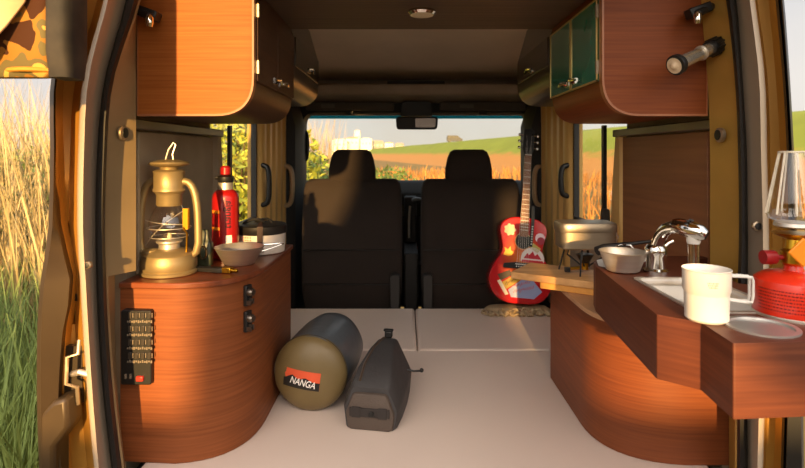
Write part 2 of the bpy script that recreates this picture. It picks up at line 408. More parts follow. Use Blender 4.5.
mb = MB(); mb.prism(rpoly([(3.18, -.9), (3.15, -.24), (3.24, -.155), (3.62, -.20), (3.62, -.9)], [0, .05, .06, .05, 0]), 'x', -.66, .76); obj('dash_body', mb, PLASTIC, t, True)
for k in range(2):
    mb = MB(); mb.bb(.00 + k * .055, .048 + k * .055, 3.138, 3.152, -.275, -.24); obj('air_vent', mb, BLACK, t, True)
mb = MB(); mb.bb(-.02, .10, 3.138, 3.152, -.36, -.29); obj('radio', mb, mat('dark radio glass', (14, 14, 16), .15), t, True)
t = thing('rear_view_mirror', 'rear view mirror hanging at the top of the windscreen', 'mirror', (.065, 2.93, .20))
mb = MB(); mb.prism(rpoly([(-.027, .205), (.150, .205), (.135, .285), (-.01, .285)], [.01] * 4), 'y', 2.93, 3.01); obj('mirror_mount', mb, BLACK, t, True)
mb = MB(); mb.prism(rpoly([(-.045, .132), (.172, .132), (.178, .200), (-.050, .200)], .018), 'y', 2.88, 2.93); obj('mirror_housing', mb, BLACK, t, True, bevel=.006)
mb = MB(); mb.prism(rpoly([(.055, .142), (.160, .142), (.164, .190), (.055, .190)], .008), 'y', 2.874, 2.881); obj('mirror_glass', mb, mat('dim mirror glass', (150, 140, 132), .2, .8), t, True)
def visor(x0, x1, label, tagx):
    t = thing('sun_visor', label, 'sun visor', ((x0 + x1) / 2, 2.97, .245), group='sun visors')
    mb = MB(); mb.prism(rpoly([(x0, .238), (x1, .238), (x1, .285), (x0, .285)], .012), 'y', 2.955, 2.985); obj('visor_board', mb, mat('charcoal visor vinyl', (84, 78, 73), .7), t, True, bevel=.005)
    mb = MB(); mb.bb(tagx, tagx + .075, 2.9535, 2.9545, .252, .272); obj('visor_sticker', mb, mat('grey label', (112, 106, 100), .6), t, True)
    mb = MB(); mb.bb((x0 + x1) / 2 - .02, (x0 + x1) / 2 + .02, 2.96, 3.0, .215, .237); obj('visor_clip', mb, BLACK, t, True, bevel=.003)
visor(-.545, -.06, 'charcoal sun visor above the left part of the windscreen', -.46); visor(.19, .665, 'charcoal sun visor above the right part of the windscreen', .30)
def grab(pts, r, m, name, label, group=None):
    mb = MB(); pts = [V(p) for p in pts]; sm = []
    for i in range(len(pts) - 1):
        sm.append(pts[i])
    # rounded path through the points
    path = [pts[0]]
    for a, b, c in zip(pts, pts[1:], pts[2:]): path += bez(b + (a - b) * .45, b, b + (c - b) * .45, 5)
    path.append(pts[-1]); mb.tube(path, r, 10)
    return solo(name, mb, m, label, 'handle', pts[0], group)
def wallgrab(x, s, y, z0, z1, r, m, label, dx=.05):
    grab([(x, y + .01, z0), (x + s * dx, y, z0 + .01), (x + s * dx, y, z1 - .01), (x, y + .01, z1)], r, m, 'grab_handle', label)
wallgrab(-.634, 1, 2.80, -.27, -.06, .013, BEIGEP, 'beige grab handle on the gold pillar at the left of the van')
wallgrab(.725, -1, 2.82, -.27, -.06, .013, BEIGEP, 'beige grab handle on the gold pillar at the right of the van')
wallgrab(-.645, 1, 2.425, -.23, -.05, .012, BLACK, 'black door pull beside the left side window', .035)
wallgrab(.735, -1, 2.425, -.19, -.05, .012, BLACK, 'black door pull beside the right side window', .035)
wallgrab(-.578, 1, 3.0, -.04, .13, .012, BLACK, 'black grab handle on the left windscreen pillar', .035)
wallgrab(.703, -1, 3.0, -.04, .13, .012, BLACK, 'black grab handle on the right windscreen pillar', .035)
def belt(x, y, z0, z1, label, dx=0):
    t = thing('belt_strap', label, 'strap', (x, y, z0)); s = 1
    mb = MB(); mb.loft([[V((x - .006 + d, y, z)), V((x + .006 + d, y, z)), V((x + .006 + d, y + .02, z)), V((x - .006 + d, y + .02, z))] for z, d in ((z0, 0), ((z0 + z1) / 2, dx * .6), (z1, dx))]); obj('webbing', mb, BLACK, t, True)
    mb = MB(); mb.prism(rpoly([(x - .016, z0 - .03), (x + .016, z0 - .03), (x + .012, z0 + .035), (x - .012, z0 + .035)], .008), 'y', y - .012, y + .012); obj('buckle', mb, PLASTIC, t, True, bevel=.003)
belt(.695, 1.875, -.225, .10, 'black strap with buckle hanging at the right side window', 0)
belt(-.62, 1.90, -.22, .10, 'dark strap hanging beside the left side window, above the red bottle')
# ---------------------------------------------------------------- left base cabinet
def rounded_end(x_wall, x_side, y_front, y_back, xs, ye, n=10):
    """plan of a cabinet whose inner front corner is a wide curve"""
    pl = [(x_wall, y_front)]
    for p in bez((xs, y_front, 0), (x_side, y_front + .015, 0), (x_side, ye, 0), n): pl.append((p.x, p.y))
    pl += [(x_side, y_back), (x_wall, y_back)]
    return pl
t = thing('base_cabinet', 'walnut cabinet with curved corner and black control panel on the left side', 'cabinet', (-.5, 1.45, BED))
pl = rounded_end(-.648, -.366, 1.218, 1.73, -.52, 1.42)
pl[0] = (-.648, 1.228)
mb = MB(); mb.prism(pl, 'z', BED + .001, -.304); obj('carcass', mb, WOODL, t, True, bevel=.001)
pt = rounded_end(-.648, -.359, 1.210, 1.735, -.52, 1.415); pt[0] = (-.648, 1.220)
mb = MB(); mb.prism(pt, 'z', -.304, -.290); obj('worktop', mb, WOODT, t, True, bevel=.003)
# control panel
d = 1.219
mb = MB(); a = P(123, 309, d); b = P(153.5, 383, d)
mb.prism(rpoly([(a.x, b.z), (b.x, b.z), (b.x, a.z), (a.x, a.z)], .006), 'y', 1.208, 1.235); pn = obj('control_panel', mb, BLACK, t, True, bevel=.002)
leg = MB()
for r in range(4):
    y0 = 313 + r * 13.4
    for c in range(4):
        px = 128.5 + c * 6.4
        mb = MB(); p = P(px + 1.5, y0 + 2.5, 1.206); mb.box((p.x, 1.2075, p.z), (.0075, .006, .014)); obj('switch', mb, mat('dark grey rocker', (58, 52, 46), .35), pn, True, bevel=.001)
        q = P(px + 4.2, y0 + 2.5, 1.206); leg.box((q.x, 1.2075, q.z), (.0016, .002, .010))
        for k in range(3):
            q = P(px - 1 + k * 2.2, y0 + 8.8, 1.206); leg.box((q.x, 1.2075, q.z + (k % 2) * .001), (.0032, .002, .004 + .002 * ((k + c) % 2)))
obj('legend_marks', leg, mat('pale printed legend', (126, 112, 94), .6), pn, True, smooth=False)
mb = MB(); p = P(143, 376, d); mb.box((p.x, 1.206, p.z), (.016, .010, .011)); obj('main_switch', mb, mat('red rocker switch', (200, 52, 40), .35), pn, True, bevel=.002, label='red main switch')
mb = MB(); 
for k in range(2):
    p = P(128.5 + 5 * k, 374, d); mb.box((p.x, 1.2065, p.z), (.004, .004, .010))
obj('indicator', mb, mat('pale printed legend', (176, 160, 136), .5), pn, True)
def latch(t, i, z):
    q = V((pl[i][0], pl[i][1], 0)); q2 = V((pl[i + 1][0], pl[i + 1][1], 0)); tn = (q2 - q).normalized(); nr = V((tn.y, -tn.x, 0))
    M = Matrix((tn, nr, V((0, 0, 1)))).transposed(); c = (q + q2) / 2 + V((0, 0, z))
    mb = MB(); mb.box(c + nr * .004, (.022, .010, .050), M); o = obj('drawer_latch', mb, BLACK, t, True, bevel=.002)
    mb = MB(); mb.lathe([(.010, -.006), (.011, .004), (.008, .010)], 14, c + nr * .012 + V((0, 0, .008)), M @ Matrix.Rotation(-PI / 2, 3, 'X')); mb.box(c + nr * .014 + V((0, 0, -.012)), (.006, .016, .012), M); mb.box(c + nr * .014 - tn * .008 + V((0, 0, -.016)), (.004, .014, .01), M)
    obj('latch_button', mb, mat('dark steel', (120, 112, 104), .3, .9), o, True)
latch(t, 7, -.342); latch(t, 7, -.405)

# ---------------------------------------------------------------- overhead cabinets
def overhead(side, label, doors, glass):
    s = side; xw = -.606 if s > 0 else .684; xa = -.343 if s > 0 else .447
    t = thing('overhead_cabinet', label, 'cabinet', ((xw + xa) / 2, 1.45, .088), group=None)
    def prof(o=0, full=True):
        return rpoly([(xw, .088), (xa, .088), (xa, .405), (xw, .405)], [0, .085, 0, 0], 10)
    mb = MB(); mb.prism(prof(), 'y', 1.222, 1.240); obj('end_panel', mb, WOOD if s > 0 else mat('warm walnut veneer', (132, 68, 30), .48, c2=(112, 55, 24), scale=(5, 5, 190), detail=6, spec=.2), t, True, bevel=.002)
    w = WOODB if s > 0 else mat('warm walnut veneer', (150, 82, 46))
    pf = rpoly([(xw, .092), (xa + s * -.004, .092), (xa + s * -.004, .400), (xw, .400)], [0, .082, 0, 0], 10)
    mb = MB(); mb.prism(pf, 'y', 1.240, 1.652); obj('carcass', mb, w, t, True)
    bo = rpoly([(xw, .086), (xa + s * .0015, .086), (xa + s * .0015, .405), (xw, .405)], [0, .087, 0, 0], 10); bi = rpoly([(xw + s * .002, .0905), (xa - s * .003, .0905), (xa - s * .003, .402), (xw + s * .002, .402)], [0, .083, 0, 0], 10)
    mb = ring_frame(bi, bo, 1.2205, 1.2395); obj('edge_band', mb, EDGE, t, True)
    dm = WOODB if not glass else mat('dark green glass', (60, 128, 104), .1, coat=.6)
    for y0, y1 in ((1.245, 1.440), (1.446, 1.645)):
        mb = MB(); x = xa + s * .001; mb.bb(x - s * .006, x + s * .003, y0, y1, .168, .360)
        dr = obj('door', mb, dm, t, True, bevel=.001)
        if glass:
            mb = MB(); xo = x + s * .003
            for a in ((y0, y0 + .004, .168, .36), (y1 - .004, y1, .168, .36), (y0, y1, .168, .172), (y0, y1, .356, .36)): mb.bb(xo - s * .003, xo + s * .002, *a)
            obj('door_frame', mb, mat('brass edge frame', (220, 190, 120), .35, .5), dr, True)
        for hz in ((.20, .33) if y0 < 1.3 else ()):
            mb = MB(); mb.bb(x, x + s * .006, y0 - .004, y0 + .006, hz - .015, hz + .015); obj('hinge', mb, ALU, dr, True)
        yc = y1 - .028 if y0 < 1.3 else y0 + .028; sg = -1 if y0 < 1.3 else 1
        mb = MB(); xo = x + s * .004
        mb.box((xo, yc, .190), (.006, .030, .014)); mb.tube([V((xo + s * .004, yc - sg * .012, .190)), V((xo + s * .014, yc + sg * .008, .192)), V((xo + s * .010, yc + sg * .042, .188))], [.005, .005, .003], 8)
        obj('door_latch', mb, CHROME, dr, True)
    return t
overhead(1, 'walnut overhead cabinet with sunlit end panel and dark doors above the oil lantern', None, False)
overhead(-1, 'walnut overhead cabinet with green glass doors, on the right of the van', None, True)
def far_overhead(side, label):
    s = side; xw = XL if s > 0 else XR; xa = -.343 if s > 0 else .447
    t = thing('overhead_locker', label, 'cabinet', ((xw + xa) / 2, 1.90, .19))
    pf = rpoly([(xw, .188), (xa, .188), (xa, .36), (xa - s * .04, .50), (xw, .50)], [0, .085, .05, .02, 0], 8)
    mb = MB(); mb.prism(pf, 'y', 1.658, 2.15); obj('carcass', mb, mat('smoked dark veneer', (66, 54, 46), .32, c2=(50, 42, 37), scale=(2.2, 2.2, 60), coat=.3), t, True, bevel=.004)
    mb = MB(); mb.bb(xa - s * .004, xa + s * .004, 1.68, 2.12, .275, .365); dr = obj('door', mb, mat('smoked dark veneer', (66, 54, 46)), t, True, bevel=.002)
    mb = MB(); x = xa + s * .005; mb.box((x, 1.90, .292), (.006, .05, .014)); mb.tube([V((x + s * .004, 1.87, .294)), V((x + s * .014, 1.90, .298)), V((x + s * .01, 1.95, .290))], .004, 8); obj('door_latch', mb, CHROME, dr, True)
far_overhead(1, 'small dark overhead locker with rounded underside beyond the sunlit left overhead cabinet')
far_overhead(-1, 'small dark overhead locker with rounded underside at the right, beyond the green glass doors')
t = thing('ceiling_lamp', 'round flat chrome lamp on the dark ceiling panel', 'lamp', (.045, 1.44, .382))
mb = MB(); mb.lathe([(.036, 0), (.038, -.006), (.032, -.012)], 28); obj('lamp_rim', mb, CHROME, t)
mb = MB(); mb.lathe([(.031, -.008), (.030, -.0125), (.012, -.016)], 28); obj('lamp_lens', mb, mat('frosted lamp lens', (235, 225, 205), .3), t)
for px, py, lb in ((150, 17, 'left'), (697, 14, 'right')):
    p = P(px, py, 1.17); s = 1 if px < 400 else -1
    t = thing('hinge_bracket', 'small black and chrome bracket at the top of the %s rear pillar' % lb, 'bracket', p)
    mb = MB(); mb.box((-s * .014, .02, .012), (.05, .03, .022), Euler((0, s * .35, 0))); mb.tube([V((-s * .06, .03, .03)), V((0, 0, .0))], .009, 8); obj('bracket_arm', mb, BLACK, t, bevel=.003)
    mb = MB(); mb.lathe([(.006, -.012), (.008, -.004), (.008, .008), (.004, .014)], 14, (s * .004, -.01, -.012)); obj('ball_stud', mb, CHROME, t)

# ---------------------------------------------------------------- right base cabinet and sink counter
t = thing('base_cabinet', 'walnut cabinet with curved corner standing under the sink counter', 'cabinet', (.6, 1.45, BED))
pr = rounded_end(.738, .455, 1.212, 1.69, .63, 1.40)
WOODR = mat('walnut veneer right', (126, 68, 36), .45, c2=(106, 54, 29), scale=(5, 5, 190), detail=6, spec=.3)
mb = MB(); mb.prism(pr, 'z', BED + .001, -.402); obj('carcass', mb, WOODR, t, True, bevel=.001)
mb = MB(); mb.prism(pr, 'z', -.402, -.390); obj('worktop', mb, mat('pale worktop laminate', (196, 150, 112), .4), t, True, bevel=.001)
mb = MB(); mb.bb(.50, .735, 1.235, 1.30, -.390, -.3515); obj('riser', mb, WOODR, t, True)
t = thing('sink_counter', 'thick walnut counter with angled edges, holding sink, faucet and cup holder', 'counter', (.55, 1.0, -.35))
pc = [(.424, 1.200), (.392, .841), (.439, .800), (.433, .712), (.56, .722), (.70, .755), (.735, .80), (.735, 1.02), (.645, 1.04), (.645, 1.19), (.690, 1.28), (.730, 1.30), (.730, 1.325), (.50, 1.320), (.44, 1.262)]
pcr = rpoly(pc, [.012, .004, .004, .003, .05, .03, .03, .01, .01, .01, .01, .01, .002, .03, .03], 5)
# the top has two real openings: sink and cup holder
def ring_at(c, r, n): return [(c[0] + r * math.cos(2 * PI * k / n), c[1] + r * math.sin(2 * PI * k / n)) for k in range(n)]
SINK = (.462, .600, .852, 1.082); CUP = (.514, .779); CR = .042
mb = MB()
mb.loft([[V((p[0], p[1], -.35)) for p in pcr], [V((p[0], p[1], -.2525)) for p in pcr], [V((p[0] * .998 + .55 * .002, p[1] * .998 + 1.0 * .002, -.25)) for p in pcr]], True, False)
mb.face(mb.vs([(p[0], p[1], -.35) for p in pcr]))
# triangulated top with holes
def fill_top(mb, outer, holes, z):
    ed = []
    for lp in [outer] + holes:
        vs_ = mb.vs([(p[0], p[1], z) for p in lp])
        for a, b in zip(vs_, vs_[1:] + vs_[:1]): ed.append(mb.bm.edges.new((a, b)))
    bmesh.ops.triangle_fill(mb.bm, use_beauty=True, use_dissolve=False, edges=ed)
sk = rpoly([(SINK[0], SINK[2]), (SINK[1], SINK[2]), (SINK[1], SINK[3]), (SINK[0], SINK[3])], .02, 5)
fill_top(mb, [(p[0] * .998 + .55 * .002, p[1] * .998 + 1.0 * .002) for p in pcr], [sk, ring_at(CUP, CR, 28)], -.25)
bmesh.ops.remove_doubles(mb.bm, verts=mb.bm.verts, dist=.0002)
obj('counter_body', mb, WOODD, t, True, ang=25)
mb = MB(); mb.loft([[V((p[0], p[1], z)) for p in rpoly([(SINK[0] + i, SINK[2] + i), (SINK[1] - i, SINK[2] + i), (SINK[1] - i, SINK[3] - i), (SINK[0] + i, SINK[3] - i)], .02, 5)] for i, z in ((-.007, -.2498), (-.007, -.2475), (.001, -.2475), (.003, -.258), (.005, -.258), (.005, -.262))], True, False); obj('sink_rim', mb, STEEL, t, True)
mb = MB(); mb.loft([[V((p[0], p[1], z)) for p in rpoly([(SINK[0] + i, SINK[2] + i), (SINK[1] - i, SINK[2] + i), (SINK[1] - i, SINK[3] - i), (SINK[0] + i, SINK[3] - i)], .02, 5)] for i, z in ((.002, -.2505), (.004, -.275), (.012, -.288), (.055, -.290))], True, False); mb.face(mb.vs([(.51, .90, -.2905), (.555, .90, -.2905), (.555, 1.03, -.2905), (.51, 1.03, -.2905)]))
obj('sink_basin', mb, WHITE, t, True)
mb = MB(); mb.lathe([(CR + .006, 0), (CR + .006, .003), (CR - .001, .003), (CR - .004, -.008), (CR - .006, -.030), (CR - .012, -.034), (.004, -.034)], 32, (CUP[0], CUP[1], -.2503)); obj('cup_holder', mb, mat('bright satin steel', (186, 184, 180), .35, .7, .03), t, True, label='round steel cup holder let into the counter')
mb = MB(); mb.prism(rpoly([(.432, 1.205), (.47, 1.16), (.60, 1.30), (.50, 1.315), (.45, 1.268)], .012, 4), 'z', -.2502, -.2490); obj('pale_inlay', mb, WHITE, t, True)
# faucet
t = thing('faucet', 'chrome faucet with a thick pull-out spray head at the back of the sink', 'faucet', (.530, 1.140, -.25))
mb = MB(); mb.lathe([(.026, 0), (.026, .006), (.020, .010), (.019, .034), (.022, .040), (.022, .052), (.016, .060)], 24); obj('faucet_base', mb, CHROME, t)
mb = MB(); mb.tube(bez((0, 0, .045), (.0, -.020, .108), (.008, -.085, .106), 10), .0125, 16); obj('spout', mb, CHROME, t)
mb = MB(); mb.tube([V((.003, -.070, .109)), V((.008, -.080, .109)), V((.022, -.100, .104)), V((.034, -.114, .099)), V((.040, -.120, .096))], [.0125, .0155, .0175, .016, .009], 18); sp = obj('spray_head', mb, CHROME, t)
mb = MB(); mb.lathe([(.012, .006), (.013, -.004), (.011, -.010)], 18, (.024, -.103, .088)); obj('spray_nozzle', mb, WHITE, sp, label='white nozzle ring')
for k in range(7):
    mb = MB(); a = PI * (k + .5) / 7; mb.box((.0215 + .0165 * math.cos(a) * .8, -.0975 + .0165 * math.cos(a) * .55, .105 + .0168 * math.sin(a)), (.0035, .018, .0035), Euler((-.25, -a + PI / 2, -.62))); obj('grip_rib', mb, BLACK, sp)
mb = MB(); mb.tube([V((.014, .006, .048)), V((.030, .010, .060)), V((.040, .012, .064))], [.007, .005, .006], 10); obj('tap_lever', mb, CHROME, t)
mb = MB(); mb.lathe([(.0105, -.172), (.010, -.245), (.011, -.280)], 14, (.554, 1.037, 0)); 
solo('water_stream', mb, glassy('running water', (240, 222, 180), .38, .15, 1.5), 'clear stream of water running from the spray head into the sink', 'water', (.554, 1.037, -.28))
# mug
t = thing('camping_mug', 'white metal mug with loop handle near the front edge of the sink counter', 'mug', (.455, .815, -.25)); t.scale = (.92, .92, .91)
mb = MB(); mb.lathe([(.006, .0005), (.0295, .0005), (.0325, .004), (.0335, .044), (.0335, .046), (.0358, .050), (.0360, .083), (.0372, .0845), (.0365, .0855), (.0348, .083), (.0342, .05), (.032, .046), (.031, .006), (.005, .004)], 40); obj('cup', mb, mat('white mug coating', (226, 222, 214), .45), t)
for dy in (-.004, .006):
    mb = MB(); path = [V((.034, dy, .073)), V((.060, dy, .072)), V((.072, dy, .071)), V((.074, dy, .066)), V((.074, dy, .040)), V((.072, dy, .030)), V((.060, dy, .030)), V((.033, dy, .034))]
    mb.tube(path, .0022, 8); obj('handle', mb, WHITE, t)
mb = MB()
for i in range(3):
    for k in range(7 - i):
        a = math.radians(-116 + k * 4 + i * 2); r = .0362; mb.box((r * math.cos(a), r * math.sin(a), .068 - i * .0035), (.0016, .0006, .0012 + .001 * ((k * 3 + i) % 2)), Euler((0, 0, a + PI / 2)))
obj('stamped_mark', mb, mat('grey stamp', (150, 146, 140), .5), t)
# bowl
def sierra(name, label, c, r0, r1, h, ang, hl):
    t = thing(name, label, 'bowl', c, (0, 0, ang))
    mb = MB(); mb.lathe([(.004, .0005), (r0 - .004, .0005), (r0, .003), (r1 - .001, h - .002), (r1 + .002, h), (r1, h + .001), (r1 - .003, h - .002), (r0 - .002, .005), (.003, .003)], 36); obj('bowl_body', mb, STEEL, t)
    mb = MB(); z = h - .001
    mb.tube([V((r1 * .94, .020, z)), V((r1 + .02, .016, z + .001)), V((r1 + hl, .010, z + .004)), V((r1 + hl + .005, 0, z + .004)), V((r1 + hl, -.010, z + .004)), V((r1 + .02, -.016, z - .004)), V((r1 * .92, -.020, z - .010))], .0018, 8); obj('wire_handle', mb, CHROME, t)
sierra('steel_bowl', 'stainless steel bowl with wire handle at the far corner of the sink counter', (.4640, 1.150, -.249), .034, .048, .042, 1.1, .02)
# board, stove, mess tin
e = V((.84, -.543, 0)).normalized(); nv = V((-e.y, e.x, 0))
ang = math.atan2(e.y, e.x)
A0 = V((.325, 1.60, 0))
def plank(s0, s1, w0, w1, z0, z1):
    pts = [A0 + e * s0 + nv * w0, A0 + e * s1 + nv * w0, A0 + e * s1 + nv * w1, A0 + e * s0 + nv * w1]
    mb = MB(); mb.prism([(p.x, p.y) for p in pts], 'z', z0, z1); return mb
LW = mat('light beech wood', (236, 172, 84), .45, c2=(214, 148, 66), scale=(3, 40, 40), detail=4)
solo('wooden_board', plank(.075, .325, .006, .16, -.3895, -.3705), LW, 'lower light wooden board lying on the right cabinet, shorter end', 'board', A0 + e * .2 + nv * .08 + V((0, 0, -.3895)), bevel=.002)
solo('wooden_board', plank(-.012, .320, 0, .165, -.3705, -.350), mat('pale tan wood', (222, 172, 112), .5, c2=(196, 142, 84), scale=(3, 40, 40), detail=4), 'upper tan wooden board reaching out towards the guitar, stove standing on it', 'board', A0 + e * .15 + nv * .08 + V((0, 0, -.3705)), bevel=.002)
sc = V((.530, 1.592, -.350))
t = thing('camping_stove', 'small black wire-legged camping stove under the metal mess tin', 'stove', sc)
mb = MB(); mb.lathe([(.012, .030), (.014, .034), (.024, .050), (.026, .054), (.020, .056), (.004, .054)], 20); obj('burner_head', mb, mat('burnt steel', (70, 62, 54), .4, .8), t)
mb = MB(); mb.lathe([(.010, .010), (.010, .034)], 14); mb.tube([V((0, 0, .016)), V((-.05, -.01, .014))], .005, 8); obj('burner_tube', mb, BRASSY, t)
for k in range(4):
    a = PI / 4 + k * PI / 2 + .3
    mb = MB(); q = V((math.cos(a), math.sin(a), 0)); mb.tube([q * .012 + V((0, 0, .022)), q * .05 + V((0, 0, .050)), q * .045 + V((0, 0, .0725)), q * .058 + V((0, 0, .068)), q * .075 + V((0, 0, .003))], .0026, 6); obj('leg', mb, BLACK, t)
mb = MB(); mb.box((-.055, -.012, .012), (.016, .012, .014)); obj('gas_knob', mb, BLACK, t, bevel=.002)
t = thing('mess_tin', 'rectangular aluminium mess tin with lid standing on the camping stove', 'tin', sc + V((0, 0, .0745)))
mb = MB(); rr = lambda z, w, l: srect(0, 0, z, w, l, 6)
mb.loft([rr(0, .148, .088), rr(.004, .158, .098), rr(.052, .160, .100)]); obj('tin_body', mb, ALU, t)
mb = MB(); mb.loft([rr(.050, .164, .104), rr(.053, .166, .106), rr(.070, .166, .106), rr(.076, .160, .100), rr(.077, .150, .090)]); obj('lid', mb, ALU, t)
mb = MB(); mb.tube([V((.080, -.02, .045)), V((.089, -.022, .035)), V((.090, .0, .008)), V((.089, .022, .035)), V((.080, .02, .045))], .003, 8); mb.box((.082, 0, .045), (.006, .055, .014)); obj('folding_handle', mb, STEEL, t)
# utensil resting over the bowl
a_, b_ = V((.505, 1.285, -.196)), P(662, 239, 1.33)
t = thing('serving_tongs', 'black-handled utensil lying behind the steel bowl, pointing at the faucet', 'utensil', V((.44, 1.262, -.249)))
mb = MB(); mb.tube([P(597, 251, 1.25), P(604, 248, 1.255), P(625, 244.5, 1.265)], [.011, .010, .006], 10); obj('handle', mb, BLACK, t, True)
mb = MB(); mb.tube([P(624, 244.6, 1.265), P(645, 242, 1.275), P(660, 240, 1.28)], [.005, .004, .003], 8); obj('blade', mb, BLACK, t, True)
mb = MB(); mb.tube([P(612, 247, 1.262), P(612, 262, 1.262)], .004, 8); mb.lathe([(.02, 0), (.02, .004), (.006, .008)], 16, (P(612, 262, 1.262).x, 1.262, -.249)); obj('rest', mb, STEEL, t, True)
# gas canister + lantern on top
cc = V((.606, .842, -.25))
t = thing('gas_canister', 'orange red gas canister with rows of small dark print on the sink counter', 'canister', cc)
mb = MB(); mb.lathe([(.045, .003), (.054, .0), (.0555, .004), (.0555, .046), (.053, .055), (.042, .063), (.022, .068), (.014, .069), (.012, .077)], 44); obj('canister_body', mb, REDC, t)
mb = MB(); mb.lathe([(.0562, .0), (.0566, .002), (.0562, .005)], 44, caps=False); obj('base_rim', mb, STEEL, t, label='bright metal base rim')
mb = MB(); rnd = random.Random(3)
for i in range(7):
    a = math.radians(-178)
    while a < math.radians(-20):
        w = rnd.uniform(.02, .07)
        mb.loft([[V((.0558 * math.cos(a + q), .0558 * math.sin(a + q), .043 - i * .0050 + dz)) for q in (0, w / 2, w)] for dz in (0, .0018)], False, False); a += w + .025
obj('printed_lines', mb, mat('dark red print', (110, 20, 14), .5), t, smooth=False)
t = thing('gas_lantern', 'gas lantern with a flared clear glass globe screwed on the orange red canister', 'lantern', cc + V((0, 0, .077)))
mb = MB(); mb.lathe([(.014, 0), (.018, .004), (.018, .022), (.012, .026), (.010, .040), (.024, .046), (.030, .050)], 22); obj('burner', mb, BRASSY, t)
mb = MB(); mb.lathe([(.020, .066), (.034, .072), (.037, .080), (.033, .110), (.019, .176)], 28, caps=False); obj('glass_globe', mb, GLASS, t)
mb = MB()
for k in range(9):
    a = 2 * PI * k / 9; mb.tube([V((.0375 * math.cos(a), .0375 * math.sin(a), .080)), V((.0195 * math.cos(a), .0195 * math.sin(a), .176))], .0016, 6)
mb.tube([V((.0195 * math.cos(2 * PI * k / 24), .0195 * math.sin(2 * PI * k / 24), .176)) for k in range(24)], .0016, 6, True)
obj('globe_ribs', mb, mat('milky glass rib', (236, 226, 204), .2), t)
mb = MB(); mb.lathe([(.022, .058), (.027, .061), (.026, .066), (.020, .068)], 28); obj('collar', mb, STEEL, t)
mb = MB(); mb.box((-.012, -.036, .026), (.032, .004, .032), Euler((0, PI / 4, 0))); obj('warning_tag', mb, mat('orange tag', (240, 140, 20), .5), t, bevel=.002, label='orange diamond tag')
mb = MB(); mb.tube([V((-.012, 0, .012)), V((-.030, 0, .012))], .004, 8); mb.tube([V((-.030, 0, .012)), V((-.048, 0, .012))], .011, 12); obj('valve_knob', mb, mat('dark red knob', (150, 20, 24), .4), t)
# torch
a_, b_ = P(676, 65, 1.13), P(716, 46, 1.185)
ax = (b_ - a_).normalized(); L_ = (b_ - a_).length
t = thing('flashlight', 'chrome flashlight with black head and tail held at the right overhead cabinet', 'flashlight', a_)
M3 = V((0, 0, 1)).rotation_difference(ax).to_matrix()
def lth(name, prof, m, par=t, **k):
    mb = MB(); mb.lathe(prof, 24, (0, 0, 0), M3); return obj(name, mb, m, par, **k)
lth('head', [(.018, -.004), (.0215, -.003), (.0215, .008), (.018, .014)], BLACK)
lth('lens', [(.017, -.006), (.014, -.0055), (.008, -.008), (.004, -.012)], mat('pale lens', (220, 200, 170), .15), label='pale lens with chrome centre')
lth('barrel', [(.0175, .012), (.015, .020), (.0125, L_ - .022)], mat('satin chrome', (230, 222, 206), .25, .85))
lth('tail_cap', [(.0165, L_ - .024), (.0185, L_ - .020), (.0185, L_ + .008), (.015, L_ + .012)], BLACK)
mb = MB()
for k in range(12):
    a = 2 * PI * k / 12; mb.box(M3 @ V((.0187 * math.cos(a), .0187 * math.sin(a), L_ - .006)), (.004, .004, .024), M3 @ Matrix.Rotation(a, 3, 'Z'))
obj('knurling', mb, BLACK, t)
mb = MB(); q = M3 @ V((0, 0, L_ * .62)); mb.tube([q + M3 @ V((.014 * math.cos(2 * PI * k / 16), .014 * math.sin(2 * PI * k / 16), 0)) for k in range(16)], .003, 6, True); mb.tube([q + V((0, .013, 0)), V((q.x, 1.219 - a_.y, q.z))], .004, 8); obj('holding_clip', mb, STEEL, t)

# ---------------------------------------------------------------- things on the left cabinet
TOP = -.290
t = thing('oil_lantern', 'old bronze oil lantern with glass globe standing on the left cabinet', 'lantern', (-.574, 1.315, TOP))
mb = MB(); mb.lathe([(.060, 0), (.066, .002), (.067, .008), (.062, .012), (.0645, .016), (.064, .034), (.060, .044), (.061, .048), (.048, .057), (.026, .061)], 40); obj('fuel_tank', mb, BRASS, t)
mb = MB(); mb.lathe([(.024, .060), (.024, .072), (.030, .076), (.030, .080), (.018, .084)], 28); obj('burner', mb, STEEL, t)
mb = MB(); mb.lathe([(.026, .082), (.038, .092), (.047, .112), (.046, .130), (.036, .152), (.028, .166)], 32, caps=False); obj('glass_globe', mb, GLASS, t)
mb = MB(); mb.tube([V((0, 0, .084)), V((.001, 0, .098))], [.006, .004], 8); obj('wick', mb, mat('pale wick', (220, 200, 160), .8), t)
mb = MB(); mb.lathe([(.028, .164), (.030, .168), (.029, .190), (.033, .196), (.038, .200), (.038, .205), (.036, .208), (.036, .244), (.038, .248), (.030, .252)], 32); obj('chimney', mb, BRASS, t)
mb = MB(); mb.lathe([(.020, .250), (.022, .258), (.044, .262), (.048, .266), (.046, .270), (.020, .276), (.006, .277)], 32); obj('cap', mb, BRASS, t)
for s in (-1, 1):
    mb = MB(); path = [V((s * .052, 0, .040)), V((s * .066, 0, .052)), V((s * .071, 0, .075))] + bez((s * .070, 0, .12), (s * .068, 0, .235), (s * .030, 0, .222), 8)
    mb.tube(path, [.008] + [.0092] * (len(path) - 1), 12); obj('side_tube', mb, BRASS, t)
mb = MB(); w_ = .0012
for s in (-1, 1):
    mb.tube(bez((-.052, -.012 * 0 - .012, .10 + s * .03), (0, -.062, .125), (.052, -.012, .14 - s * .02), 8), w_, 6)
mb.tube([V((.050 * math.cos(2 * PI * k / 28), .050 * math.sin(2 * PI * k / 28), .112)) for k in range(28)], w_, 6, True)
mb.tube([V((.044 * math.cos(2 * PI * k / 28), .044 * math.sin(2 * PI * k / 28), .090)) for k in range(28)], w_, 6, True)
obj('wire_guard', mb, STEEL, t)
